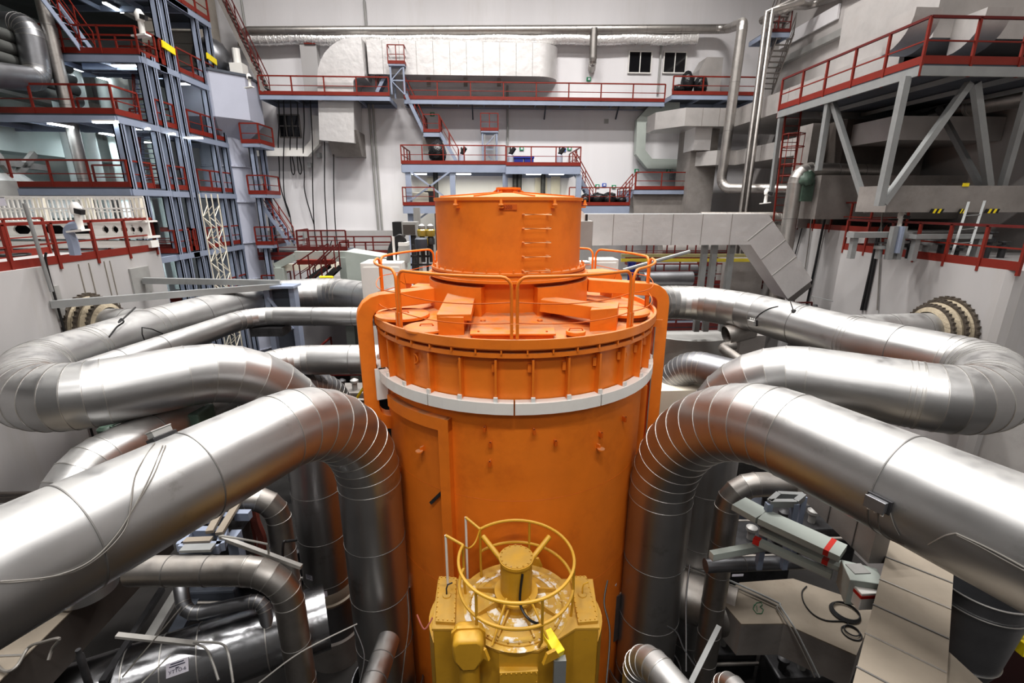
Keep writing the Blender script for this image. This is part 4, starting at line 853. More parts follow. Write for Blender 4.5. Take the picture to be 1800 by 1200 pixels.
for z,c in LV:
    y0=ys[c]-.2
    # front bay out to the left, then the strip along the columns to the rear
    yr=ys['A']-.3 if c!='A' else ys['D']-.3
    if z>-3: 
        o=gdeck(-24 if z!=9.55 else -21,XT+.1,y0,y0+2.6,z); grail(o,[V((-24 if z!=9.55 else -21,y0,z)),V((XT+.1,y0,z)),V((XT+.1,y0+1.5,z))])
    for a,b,wid in((ys['B']+.2 if c=='C' else y0+1.2,ys['A']-.2,3.2),(ys['A2']+.3,ys['D2']+.2,2.6)):
        if a>=b-.5 or (z>4 and a>ys['D2']) or (z<-3 and a<ys['A']): continue
        o=gdeck(XT-wid,XT+.1,a,b,z-.02); grail(o,[V((XT-wid,a,z)),V((XT+.1,a,z)),V((XT+.1,b,z))])
    bm=MB()
    seq=[k for k in('C','C2','B','B2','A','A2','D','D2')]
    for k in range(len(seq)-1):
        if z>4 and seq[k+1] in('C','C2') : continue
        if z>4 and seq[k] in('C','C2','D2','E'): continue
        if z>7 and seq[k] in('B','B2'): continue
        bm.bar(V((XT,ys[seq[k]],z-.22)),V((XT,ys[seq[k+1]],z-.22)),.16,.26)
    bm.build('tie_beam',BLU,tw,smooth=False)
    if z<4:
        o=MB().box((-13.9,ys['E']-.3,z-.3),(-12.9,ys['E2']+.3,z-.1)).build('deck',BLU,tw,smooth=False); grail(o,[V((-13.9,ys['E']-.3,z-.1)),V((-12.9,ys['E']-.3,z-.1)),V((-12.9,ys['E2']+.3,z-.1))])
for i,(px,py,m) in enumerate(((296,82,YBR),(372,102,YBR))):
    p=ax(px,py,XT+.2); solo(MB().bar(p-V((0,.45,0)),p+V((0,.45,-.1)),.06,.3),'notice_plate',m,'%s yellow notice plate on the blue-grey gallery columns'%('left' if i==0 else 'right'),'sign',smooth=False)
# tube lights under the decks (visible ones)
for i,(x0,y0,x1,y1) in enumerate(((183,5,215,22),(108,113,146,125),(194,116,240,116),(168,134,199,143),(255,134,289,134),(310,148,343,148),(86,217,127,224),(165,215,206,215),(176,234,208,239),(234,227,262,227),(281,236,307,236),(325,243,355,243),(270,164,288,170),(238,250,266,251))):
    zz=[9.3,6.0,6.0,6.0,6.0,6.0,3.2,3.2,3.2,3.2,3.2,3.2,6.0,3.2][i]
    p,q=az(x0,y0,zz),az(x1,y1,zz)
    tubelight(p,q,['topmost tube light, under the highest gallery deck','tube light at the left end of the gallery upper row','second tube light from the left in the gallery upper row','slanted third tube light from the left in the gallery upper row','fourth tube light from the left in the gallery upper row','tube light at the right end of the gallery upper row','tube light at the left end of the gallery lower row','second tube light from the left in the gallery lower row','slanted third tube light from the left in the gallery lower row','fourth tube light from the left in the gallery lower row','fifth tube light from the left in the gallery lower row','tube light at the right end of the gallery lower row','small slanted tube light behind the middle gallery columns','faint short tube light behind the lower gallery columns'][i],.16)
for x,y,z,sx,e in((-19.5,22,3.2,6,120),(-19.5,24,6.1,6,110),(-19.5,22.5,.3,6,140),(-18.5,27,3.2,4,90),(-18.5,27,.3,4,110),(-18,27,-2.7,4,110)):
    l=bpy.data.lights.new('gallery_lamp','AREA'); l.shape='RECTANGLE'; l.size=sx; l.size_y=.4; l.energy=e; l.color=(.85,.95,1); o=bpy.data.objects.new('gallery_lamp',l); o.location=(x,y,z); COL.objects.link(o)
# stairs in the gallery
stair('steel_stair','steep grey stair with red handrails above the top left platform',ax(146,92,-17.2),ax(70,-8,-17.4),.8,(0,1,0))
stair('steel_stair','steel stair inside the gallery between its two upper decks',V((-16.6,ys['B']+1.6,3.7)),V((-16.6,ys['A']+.6,6.5)),.8,(1,0,0))
stair('steel_stair','steel stair inside the gallery between its middle decks',V((-16.8,ys['B']+1.4,.8)),V((-16.8,ys['A']+.4,3.6)),.8,(1,0,0))
stair('steel_stair','steel stair descending right of the grey tank at the foot of the gallery',ay(509,430,30.5),ay(455,352,30.5),.9,(0,1,0))
stair('steel_stair','steel stair from the left end of the far wall catwalk up past the tank head',ay(464,160,31.6),ay(380,-12,31.6),.9,(0,1,0),m=DUCTD,mr=REDD)
# grey bolted tank with faceted head
TX=-15.55; ty=ax(392,250,TX).y
t=thing('bolted_tank','pale blue-grey bolted tank with a faceted head behind the gallery','tank',V((TX,ty,-12)))
tk=MB(); tk.lathe([(1.28,-12),(1.28,4.2)],(TX,ty,0),48); tk.build('tank_shell',TANK,t)
for z in(-9,-6.6,-4.4,-2.2,0.2,2.2,4.0):
    b=MB(); b.lathe([(1.27,z-.03),(1.36,z-.03),(1.36,z+.03),(1.27,z+.03)],(TX,ty,0),48,caps=False)
    for k in range(40): b.lathe([(.03,z+.03),(.03,z+.07)],pol(1.33,9*k,0,V((TX,ty,0))),6)
    b.build('bolted_flange',TANK,t)
zt0=ax(430,212,TX+1.8).z; zt1=ax(430,140,TX+1.8).z
hd=MB(); hd.lathe([(1.28,zt0-1.0),(2.35,zt0),(2.35,zt1)],(TX,ty,0),8,22.5,382.5); hd.build('tank_head',TANK,t,ang=20)
MB().lathe([(2.42,zt1-.02),(2.42,zt1+.1),(.001,zt1+.1)],(TX,ty,0),8,22.5,382.5,caps=False).build('head_rim',BLUD,t,ang=20)
p=V((TX,ty,zt1+.1)); solo(MB().ball(p+V((.1,0,1.0)),1.0,sz=1.0,jit=.03,seg=20),'fan_motor',ALUDD,'dark dusty fan casing sitting on the tank head','fan')
solo(MB().box(p+V((1.2,-.4,0)),p+V((1.9,.3,.7))).tube([p+V((1.5,0,.6)),p+V((1.5,0,1.5))],.2,10),'motor_box',WHT,'small white motor housing at the right of the tank head','motor',smooth=False)
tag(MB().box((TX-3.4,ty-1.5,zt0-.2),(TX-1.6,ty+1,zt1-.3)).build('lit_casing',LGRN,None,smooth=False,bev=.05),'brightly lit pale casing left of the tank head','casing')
# pale lattice mast
m0=ay(366,341,20.4); m1=ay(405,525,20.4); m1=V((m0.x,m0.y,-9)); t=thing('lattice_mast','thin cream lattice mast standing in front of the gallery','mast',m1); hw=.23
for sx,sy in((-1,-1),(1,-1),(1,1),(-1,1)): MB().tube([m0+V((sx*hw,sy*hw,0)),m1+V((sx*hw,sy*hw,0))],.028,6).build('chord',CREAM,t)
b=MB(); n=int((m0.z-m1.z)/.45)
for k in range(n):
    z0_,z1_=m1.z+k*.45,m1.z+(k+1)*.45; s=1 if k%2 else -1
    for y in(-hw,hw): b.tube([V((m0.x-hw*s,m0.y+y,z0_)),V((m0.x+hw*s,m0.y+y,z1_))],.018,5)
    for x in(-hw,hw): b.tube([V((m0.x+x,m0.y-hw*s,z0_)),V((m0.x+x,m0.y+hw*s,z1_))],.018,5)
b.build('lacing',CREAM,t)
# big pale duct and pipes behind the gallery
tag(MB().box((-22.4,14,2.3),(-21,33,3.45)).build('air_duct',LGRN,None,smooth=False),'long pale duct running back behind the gallery on the left','duct')
tag(MB().box((-22.2,14,-.6),(-21.2,33,.35)).build('air_duct',DUCT,None,smooth=False),'lower grey duct behind the gallery on the left','duct')
tag(MB().box((-23.2,14,5.0),(-22.2,33,5.6)).build('air_duct',DUCTD,None,smooth=False),'upper dim duct behind the gallery on the left','duct')
struct(MB().box((-24.6,12,-4.8),(-24.3,33.9,14)).build('wall_left_inner',LGRN,None,smooth=False))
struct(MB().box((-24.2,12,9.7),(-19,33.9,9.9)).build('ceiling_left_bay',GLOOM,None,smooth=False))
for i,(px,py) in enumerate(((88,60),(118,230),(156,245),(203,255),(238,265),(265,420),(300,400))):
    p=ax(px,py,[-17.8,-19.4,-19.4,-19.4,-19.4,-18.4,-18.4][i]); pipe('riser_pipe',['long thin grey riser at the far left of the gallery','first pale lit riser behind the gallery','second pale riser behind the gallery','third pale riser behind the gallery','fourth pale riser behind the gallery','pale riser low down behind the gallery columns','second pale riser low down behind the gallery columns'][i],[V((p.x,p.y,-4.8)),V((p.x,p.y,13 if i==0 else 6.4))],[.24,.3,.3,.28,.28,.4,.35][i],.1,3,segs=20,m=ALUD if i==0 else LGRN,bead=.006)
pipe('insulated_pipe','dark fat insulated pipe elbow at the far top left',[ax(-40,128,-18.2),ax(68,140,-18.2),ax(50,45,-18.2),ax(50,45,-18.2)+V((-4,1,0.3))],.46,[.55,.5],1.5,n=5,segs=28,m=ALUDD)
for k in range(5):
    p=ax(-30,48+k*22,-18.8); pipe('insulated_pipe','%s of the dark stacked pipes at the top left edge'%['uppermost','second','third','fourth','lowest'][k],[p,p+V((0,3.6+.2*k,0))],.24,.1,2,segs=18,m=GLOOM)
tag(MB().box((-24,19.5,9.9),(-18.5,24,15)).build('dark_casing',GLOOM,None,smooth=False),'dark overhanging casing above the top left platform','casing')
pp_=ay(310,80,29.5); b=MB(); a=ay(298,118,30.5); c=ay(322,28,30.5); sb_=tag(MB().box((a.x-1.2,30.5,a.z-2),(c.x+.6,33,c.z+3)).build('slab_tower',BRICKM,None,smooth=False),'block of grey stacked slabs behind the top of the gallery','wall block')
sl=MB(); 
for k in range(12): sl.box((a.x-1.22,30.48,a.z-1.6+k*.55),(c.x+.62,30.52,a.z-1.56+k*.55))
sl.build('slab_joint',LINE,sb_,smooth=False)
# trussed grey beam support far left
t=thing('truss_support','grey angled truss bracket below the long pale duct at the far left','bracket',ax(20,300,-16.8))
tr=MB()
for q0,q1 in(((-20,255),(40,330)),((60,270),(22,318)),((40,318),(44,352)),((-20,282),(85,296))): tr.bar(ax(*q0,-19.8),ax(*q1,-19.8),.2,.25)
tr.build('truss',DUCTD,t,smooth=False)
solo(MB().lathe([(1.3,-1.6),(1.3,.6),(1.0,.9)],ax(-6,345,-20.5),28),'round_vessel',GRY,'grey round vessel partly cut off by the left frame edge behind the white balustrade','vessel')
# ---- white travelling machine on the left inner wall
YM2=17.6
def W(px,py,Y=YM2): return ay(px,py,Y)
t=thing('travelling_bridge','white travelling bridge with balustrade and oval holes above the left concrete wall','bridge',W(130,440))
x0=W(-60,400).x; x1=W(262,400).x; za,zb_=W(130,391).z,W(130,415).z
# web with rounded openings: build from strips between holes
holes=[(22,52,1),(75,112,1),(122,160,1),(179,190,0),(196,207,0),(212,223,0),(229,236,0),(241,250,0)]
web=MB(); hz0=W(130,411).z; hz1=W(130,396).z
web.box((x0,YM2,hz1),(x1,YM2+.08,za)); web.box((x0,YM2,zb_),(x1,YM2+.08,hz0)); cur=x0
for h in holes:
    h0,h1=W(h[0],400).x,W(h[1],400).x; web.box((cur,YM2,hz0),(h0,YM2+.08,hz1)); cur=h1
    for sx,xx in((1,h0),(-1,h1)):
        for sz,zz in((1,hz0),(-1,hz1)): web.prism([V((xx,YM2,zz)),V((xx+sx*.1,YM2,zz)),V((xx,YM2,zz+sz*.1))],(0,.08,0))
web.box((cur,YM2,hz0),(x1,YM2+.08,hz1)); web.build('girder_web',WHT,t,smooth=False)
g=MB(); g.box((x0,YM2-.12,za),(x1,YM2+.5,za+.06)); g.box((x0,YM2-.16,zb_-.08),(x1,YM2+.5,zb_)); g.box((x0,YM2-.05,zb_-.4),(x1,YM2+.35,zb_-.16)); g.build('girder_flange',WHT,t,smooth=False)
MB().box((x0,YM2+.5,zb_),(x1,YM2+.56,za)).build('girder_back',DKS,t,smooth=False)
zt=W(130,346).z; b=MB(); b.bar(V((x0,YM2,zt)),V((x1,YM2,zt)),.06); b.bar(V((x0,YM2,(zt*.55+za*.45))),V((x1,YM2,(zt*.55+za*.45))),.05); b.build('balustrade_rail',WHT,t,smooth=False)
n=38; f_=None
for k in range(n+1):
    x=x0+(x1-x0)*k/n
    if f_ is None: f_=MB().box((x-.022,YM2-.02,za),(x+.022,YM2+.02,zt)).build('baluster',WHT,t,smooth=False); o0=WL[f_.name].copy(); xx=x
    else: inst(f_,o0+V((x-xx,0,0)),t)
for px in(74,158,245): p=W(px,391,YM2+.8); MB().box((p.x-.13,p.y,p.z),(p.x+.13,p.y+.2,p.z+.85)).build('post_box',CREAM,t,smooth=False)
for k in range(3): p=W(84+30*k,386,YM2+1.2); 
b=MB(); x2=W(250,380,YM2+1.3).x; b.bar(V((x0,YM2+1.3,zt-.05)),V((x2,YM2+1.3,zt-.05)),.06); b.bar(V((x0,YM2+1.3,zt-.5)),V((x2,YM2+1.3,zt-.5)),.04)
for k in range(8): x=x0+(x2-x0)*k/7; b.bar(V((x,YM2+1.3,za)),V((x,YM2+1.3,zt)),.035)
b.build('rear_balustrade',WHT,t,smooth=False)
p=W(0,353,YM2-.03); MB().box((p.x-.3,p.y,p.z-.16),(p.x+.16,p.y+.02,p.z+.12)).build('notice',PAP,t,smooth=False)
for px in (205,222,243): p=W(px,430); MB().box((p.x-.12,YM2,WT),(p.x+.12,YM2+.3,zb_-.2)).build('leg',WHT,t,smooth=False)
# railing on top of the left inner wall
t=thing('wall_railing','red railing along the top edge of the left concrete wall','railing',V((WX,14,WT)))
ra,rb_=V((WX,8.5,WT)),V((WX,17.95,WT)); railing(t,[ra,rb_],h=1.1,sp=1.35,m=RED,w=.08,toe=.22,drop=.15)
railing(t,[rb_,rb_+V((-.9,0,0))],h=1.1,sp=1,m=RED,w=.08,toe=.22)
t=thing('wall_railing','second red railing behind, on the far side of the left wall walkway','railing',V((-14.5,14,WT)))
railing(t,[V((-14.6,9,WT)),V((-14.6,16.9,WT))],h=1.15,sp=1.3,m=RED,w=.06,toe=.22)
def camera(px,py,Y,lab,s=1.):
    p=ay(px,py,Y); t=thing('security_camera',lab,'camera',p)
    MB().bar(p+V((-.35*s,0,0)),p+V((.25*s,-.1,.05)),.3*s,.06*s).build('shelf_bracket',WHT,t,smooth=False)
    MB().lathe([(.11*s,0),(.1*s,.5*s),(.15*s,.52*s),(.17*s,.75*s),(.08*s,.9*s)],p+V((0,0,.04)),14).build('camera_body',WHT,t)
    MB().bar(p+V((.0,-.05,.7*s)),p+V((.3*s,-.1,.62*s)),.16*s,.16*s).build('lens_hood',DKS,t,smooth=False); return t
camera(143,407,13.6,'white pan camera on the railing of the left concrete wall',.8)
camera(1579,404,14.6,'white pan camera on the railing of the right concrete wall',.6); camera(1345,358,20.5,'white pan camera by the foot of the red caged ladder',.65); camera(252,65,24,'white pan camera on the upper left gallery deck',1.1); camera(440,155,27.6,'white pan camera beside the tank head',.7)
cable('bent_post','grey swan-neck post behind the left wall railing',[ay(133,448,13.6),ay(128,425,13.6),ay(121,408,13.6),ay(126,399,13.6),ay(140,397,13.6)],.13,BLU,cat='post')
cable('wall_cable','dark cable and conduit running down the corner of the left concrete wall',[V((WX+.2,13.35,-1.2)),V((WX+.15,13.32,-1.6)),V((WX+.16,13.32,-3.5)),V((WX+.16,13.32,-7.5))],.03)
solo(MB().tube([V((WX+.3,13.0,.05)),V((WX+.3,13.1,-2.2))],.045,10),'conduit_pole',GALV,'galvanised conduit pole crossing the left wall railing','conduit')
# props from the left wall to a steel post
hub=az(497,527,-2.95); PST=ad(492,497,17.5)
for i,(px,py) in enumerate(((252,493),(88,535))):
    a=ax(px,py,WX+.1); t=thing('wall_strut','%s pale square strut reaching from the left wall to the blue post'%('upper' if i==0 else 'lower'),'strut',a)
    MB().bar(a,PST+V((0,0,.0 if i==0 else -.12)),.2,.2).build('strut_tube',GALV,t,smooth=False)
    MB().box((WX-.02,a.y-.45,a.z-.45),(WX+.06,a.y+.45,a.z+.45)).build('wall_plate',GRY,t,smooth=False)
pb=V((PST.x,PST.y,-12)); t=thing('steel_post','blue-grey braced steel post between the left pipes','post',pb)
for sx in(-.45,.45): MB().box((PST.x+sx-.1,PST.y-.2,-12),(PST.x+sx+.1,PST.y+.2,PST.z-.15)).build('flange',BLU,t,smooth=False)
MB().box((PST.x-.4,PST.y+.05,-12),(PST.x+.4,PST.y+.1,PST.z-.15)).build('web',BLUD,t,smooth=False); MB().box((PST.x-.62,PST.y-.4,PST.z-.15),(PST.x+.62,PST.y+.4,PST.z-.07)).build('cap_plate',BLU,t,smooth=False)
MB().bar(PST+V((-.4,-.22,-.5)),PST+V((.35,-.22,-1.7)),.1,.08).build('brace',BLU,t,smooth=False)
a=ay(455,578,15.2); solo(MB().box(a-V((.1,.4,.15)),a+V((.9,.3,.12))),'pipe_saddle',DKS,'dark steel saddle under the slim left pipe','bracket',smooth=False)
# ---- centre-left clutter behind the pipes
def beam(name,label,pts,w,m,cat='frame',h=None):
    b=MB()
    for p,q in pts: b.bar(p,q,w,h or w)
    return solo(b,name,m,label,cat,smooth=False)
YG=22.5
t=thing('portal_frame','pale grey portal frame behind the left pipes','frame',ay(490,560,YG))
for px in(492,605):
    p=ay(px,470 if px<500 else 452,YG); MB().box((p.x-.2,YG-.2,-12),(p.x+.2,YG+.2,p.z)).build('post',PGR,t,smooth=False)
MB().bar(ay(520,450,YG),ay(610,450,YG),.3,.45).build('cross_beam',PGR,t,smooth=False); MB().bar(ay(485,468,YG),ay(520,450,YG-.0),.25,.3).build('cross_beam',PGR,t,smooth=False); MB().bar(ay(490,470,YG),ay(605,466,YG+2),.2,.3).build('cross_beam',CREAM,t,smooth=False)
kw=dict(h=1.0,sp=1.1,m=REDD,w=.07,toe=.2)
for i,(x0,x1,py,Y,lab) in enumerate(((525,690,446,29.5,'rear maroon railed gangway left of the drum'),(525,610,440,25.5,'maroon railed gangway over the pale portal frame'),(600,690,460,25.5,'maroon railed ramp between the portal frame and the cabinets'),(495,650,560,20.8,'low maroon gangway seen under the left hairpin pipe'),(565,690,650,19.5,'deep maroon gangway beside the vessel flank'),(455,525,449,30.5,'maroon railed walkway at the foot of the left stair'))):
    a=ay(x0,py,Y); b=ay(x1,py,Y); b.z=a.z
    platform('gangway',lab,'gangway',[a,b,b+V((0,1.6,0)),a+V((0,1.6,0))],[(3,0,1)] if i!=5 else [(0,1)],medge=REDD,**kw)
a=ay(525,464,22.2);b=ay(586,456,22.2); solo(MB().box((a.x,22,a.z),(b.x,22.6,b.z)),'red_beam',RED,'red cross beam hung in the pale portal frame','beam',smooth=False)
for i,(x0,y0,x1,y1,Y) in enumerate(((520,505,572,470,21.8),(545,515,590,472,21.2))):
    stair('steel_stair','%s maroon stair flight behind the left hairpin pipe'%('left' if i==0 else 'right'),ay(x0,y0,Y),ay(x1,y1,Y),.7,(0,1,0),m=DKS,mr=REDD,n=6)
cable('bent_pipe','thin yellow bent tube behind the left hairpin pipe',[ay(562,487,20.5),ay(582,487,20.5),ay(584,488,20.5),ay(584,500,20.5)],.06,YBR,cat='pipe')
cable('bent_pipe','thin yellow tube glimpsed beside the vessel flank',[ay(642,677,14),ay(630,695,14),ay(624,706,14)],.045,YBR,cat='pipe')
a=ay(612,505,21); b=ay(650,458,21); solo(MB().prism([V((a.x,21,-4.8)),V((b.x+1.5,21,-4.8)),V((b.x+1.5,21,b.z)),V((a.x,21,b.z+.4))],(0,1.5,0)),'low_wall_panel',PGR,'pale sloping panel behind the left guard hoop','panel',smooth=False)
a=ay(640,545,17.5); b=ay(706,462,17.5); t=thing('switch_cabinet','big white cabinet seen through the left guard hoops','cabinet',V((a.x,17.5,a.z))); MB().box((a.x,17.5,-7),(b.x,18.8,b.z)).build('cabinet_body',WHT,t,smooth=False,bev=.02); MB().box((a.x+.1,17.46,a.z),((a.x+b.x)/2-.03,17.5,b.z-.15)).build('door',WHT,t,smooth=False); MB().box(((a.x+b.x)/2+.03,17.46,a.z),(b.x-.1,17.5,b.z-.15)).build('door',WHT,t,smooth=False)
a=ay(691,418,19.5); b=ay(732,390,19.5); t=thing('control_monitor','large screen in a black and grey case left of the drum','screen',V((a.x,19.5,a.z)))
xm=ay(706,400,19.5).x; MB().box((a.x,19.5,a.z),(xm,20.3,b.z)).build('case_side',BLK,t,smooth=False); MB().box((xm,19.5,a.z+.1),(b.x,20.2,b.z)).build('case',GRY,t,smooth=False); p0,p1=ay(709,412,19.47),ay(729,395,19.47); MB().box((p0.x,19.46,p0.z),(p1.x,19.5,p1.z)).build('screen_face',TAND,t,smooth=False); MB().box((xm+.3,19.7,-4.8),(xm+.5,19.9,a.z+.1)).build('stand',DKS,t,smooth=False)
a=ay(702,462,18.2); b=ay(716,432,18.2); t=thing('pump_cabinet','grey slatted pump box with dark hoses left of the drum','cabinet',V((a.x,18.2,a.z))); MB().box((a.x,18.2,a.z),(b.x,18.8,b.z)).build('cabinet_body',GRY,t,smooth=False); MB().box((a.x,18.2,b.z),(b.x,18.8,b.z+.12)).build('lid',WHT,t,smooth=False); MB().bar(V((a.x-.15,18.1,a.z-.2)),V((a.x-.15,18.1,b.z+.35)),.08).build('upright',WHT,t,smooth=False)
for k in range(4):
    cable('black_hose','%s black hose arching beside the pump box left of the drum'%['outermost','second','third','innermost'][k],[ay(682+k*4,460,18.4),ay(686+k*3.5,435,18.4),ay(696+k*2.5,418+k*2,18.4),ay(706+k*1.5,415+k*2,18.4),ay(712,428,18.5)],.07)
for k,px in enumerate((742,757)):
    p=ay(px,415,17.2); t=thing('sight_glass','%s amber sight glass on the valve rack left of the drum'%('left' if k==0 else 'right'),'gauge',p); MB().lathe([(.15,0),(.17,.08),(.17,.2),(.12,.25)],p,16).build('glass_bowl',AMB,t); MB().lathe([(.1,.25),(.13,.27),(.13,.36),(.05,.42)],p,12).build('cap',GALV,t); MB().lathe([(.08,-.9),(.08,-.3),(.14,-.28),(.14,-.1),(.08,0)],p,12).build('valve_body',DKS,t)
solo(MB().bar(ay(749,432,17.1),ay(749,419,17.1),.12),'lever',YBR,'bright yellow valve lever left of the drum','valve',smooth=False)
solo(MB().lathe([(.2,0),(.22,.05),(.22,.35),(.15,.4)],ay(741,438,17)+V((0,0,0)),16),'small_motor',BLUD,'small blue-grey motor on the valve rack left of the drum','motor')
beam('valve_rack','black pipework rack behind the left of the drum','' or [(ay(722,450,17.4),ay(762,450,17.4)),(ay(722,465,17.4),ay(762,465,17.4)),(ay(726,430,17.5),ay(726,480,17.5)),(ay(735,440,17.3),ay(735,480,17.3)),(ay(752,430,17.5),ay(752,485,17.5))],.07,DKS,'rack')
p=ay(732,360,21); solo(MB().box((p.x-.13,20.9,-4.8),(p.x+.13,21.1,ay(732,365,21).z)),'steel_post',GRY,'grey steel upright beside the screen left of the drum','post',smooth=False)
p=ay(537,405,28); t=thing('lamp_post','small grey post with a hooked head and box behind the portal frame','post',ay(535,450,28)); MB().tube([ay(534,450,28),ay(534,410,28),ay(535,403,28),ay(540,403,28)],.06,8).build('post',GALV,t); MB().box(ay(536,418,28)-V((0,.1,0)),ay(541,406,28)+V((0,.1,0))).build('head_box',GRY,t,smooth=False)
# ---- right inner wall walkway
t=thing('wall_railing','red railing along the top edge of the right concrete wall','railing',V((RX,14,WT)))
railing(t,[V((RX+1.4,16.9,WT)),V((RX+.02,16.95,WT)),V((RX+.02,11.0,WT))],h=1.05,sp=1.0,m=RED,m2=REDD,w=.07,toe=.22,drop=.12)
t=thing('wall_railing','red railing on the farther, higher right concrete wall','railing',V((13.9,19,-.95)))
railing(t,[V((13.92,21.1,-.95)),V((13.92,17.05,-.95)),V((15.3,17.05,-.95))],h=1.05,sp=1.1,m=RED,m2=REDD,w=.06,toe=.2,drop=.1)
t=ladder('leaning_ladder','pale aluminium ladder leaning on the right walkway',ay(1672,452,12.9),ay(1703,355,13.4),(ay(1731,353,13.4)-ay(1703,355,13.4)),GALV,sp=.35)
for i,(px,w,lab) in enumerate(((1645,28,'left'),(1690,16,'middle'),(1742,30,'right'))):
    a=ay(px-w/2*.8,371,14.15); b=ay(px+w/2*.8,367,14.15); t=thing('hazard_plate','%s black and yellow striped edge plate under the long flue duct'%lab,'hazard marking',a); n=5
    for k in range(n): xx0=a.x+(b.x-a.x)*k/n; xx1=a.x+(b.x-a.x)*(k+1)/n; MB().prism([V((xx0,14.12,a.z-.06)),V((xx1,14.12,a.z-.06)),V((xx1+.05,14.12,b.z)),V((xx0+.05,14.12,b.z))],(0,.04,0)).build('stripe',YBR if k%2 else BLK,t,smooth=False)
p=ay(1691,325,14.3); solo(MB().box((p.x-.1,14.17,p.z-.05),(p.x+.1,14.19,p.z+.05)),'small_tag',YBR,'small yellow tag on the grey duct block behind the platform legs','tag',smooth=False)
for i,(px0,px1,py0,py1,Y,m,lab) in enumerate(((1500,1605,408,418,13.8,GALV,'pale horizontal cable tray on the right walkway'),(1610,1745,412,420,13.2,GALV,'second pale cable tray behind the leaning ladder'),(1577,1592,398,445,13.5,BLU,'blue-grey bracket plate on the right walkway'))):
    a=ay(px0,py1,Y); b=ay(px1,py0,Y); t=thing('cable_tray' if i<2 else 'bracket_plate',lab,'cable tray' if i<2 else 'bracket',a); MB().box((a.x,Y,a.z),(b.x,Y+.3,b.z)).build('tray' if i<2 else 'plate',m,t,smooth=False)
    MB().box((a.x+.1,Y+.1,WT),(a.x+.25,Y+.25,b.z)).build('tray_leg',GALV,t,smooth=False); MB().box((b.x-.25,Y+.1,WT),(b.x-.1,Y+.25,b.z)).build('tray_leg',GALV,t,smooth=False)
bx_=random.Random(3)
for i in range(9):
    px=1545+i*27; p=ay(px,420,14.0); h=.35+.5*bx_.random(); t=thing('valve_gear',['small dark valve gear behind the right railing beside the camera','second dark valve gear behind the right railing','third dark valve gear behind the right railing','fourth dark valve gear behind the right railing, near the ladder','fifth dark valve gear, between the ladder stiles','sixth dark valve gear, right of the ladder','seventh dark valve gear toward the right edge','eighth dark valve gear toward the right edge','last dark valve gear at the right edge'][i],'valve',V((p.x,13.9,WT)))
    MB().lathe([(.09,0),(.09,h*.6),(.16,h*.62),(.16,h*.8),(.05,h*.85),(.05,h)],V((p.x,13.9,WT)),12).build('valve_body',DKS if i%3 else GALV,t); MB().ring(V((p.x,13.9,WT+h)),.13,.02,0,16,6).build('hand_wheel',DKS,t)
for i,(q0,q1,off) in enumerate((((1552,372),(1542,545),.0),((1549,405),(1520,545),0),((1546,405),(1514,545),0),((1452,378),(1417,540),1),((1400,395),(1385,462),1),((1412,395),(1391,470),1),((1428,380),(1414,480),1))):
    X=RX-.05 if off==0 else 13.83
    a,b=ax(*q0,X),ax(*q1,X); b2=V((X,a.y-.1,b.z)); cable('wall_cable',['thin grey cable crossing the right railing','left of two thick black cables down the right wall','right of two thick black cables down the right wall','thick black cable on the farther right wall','left loose black cable by the grey riser pipe','right loose black cable by the grey riser pipe','thin cable on the farther right wall'][i],[a+V((.3,0,.3)) if i!=4 else a,a,a.lerp(b,.5)+V((0,0,0)),b],.045 if i in(1,2,3) else .022,WIRE if i in(0,6) else BLK)
t=thing('tray_bundle','coiled black hose on the left wall walkway','hose',ax(20,450,-13)); MB().ring(ax(22,448,-12.9),.35,.03,0,24,6).build('coil',BLK,t)
#PART5
# ================================================================== lower left and right pockets
def cylhit(px,py,c,d,r):
    q=ray(px,py); d=d.normalized(); qp=q-d*q.dot(d); cp=c-d*c.dot(d); A=qp.dot(qp); Bq=-2*qp.dot(cp); C=cp.dot(cp)-r*r; D=Bq*Bq-4*A*C
    t=(-Bq-math.sqrt(max(0,D)))/(2*A); p=q*t; ax_=c+d*((p-c).dot(d)); return p,(p-ax_).normalized()
def onpipe(pts,c,d,r): return [cylhit(x,y,c,d,r)[0] for x,y in pts]
def jbox(px,py,c,d,r,lab,s=.2,m=None):
    p,n=cylhit(px,py,c,d,r); x=d.normalized(); y=n.cross(x); t=thing('junction_box',lab,'electrical box',p)
    def bx(b,m,nm,u0,u1,v0,v1,w0,w1): 
        q=[p+x*u+y*v+n*w for w in(w0,w1) for u,v in((u0,v0),(u1,v0),(u1,v1),(u0,v1))]; MB().hexa(q).build(nm,m,t,smooth=False,bev=.006)
    bx(0,m or GRY,'box_body',-s*.6,s*.6,-s*.4,s*.4,.03,s*.55); bx(0,m or GRY,'lid',-s*.64,s*.64,-s*.44,s*.44,s*.55,s*.65); bx(0,DKS,'base_plate',-s*.75,s*.75,-s*.5,s*.5,-.03,.03)
    for k in(-1,0,1): q=p+x*s*.4*k-y*s*.5+n*s*.25; MB().tube([q,q-y*s*.2],.018,6).build('cable_gland',WHT,t)
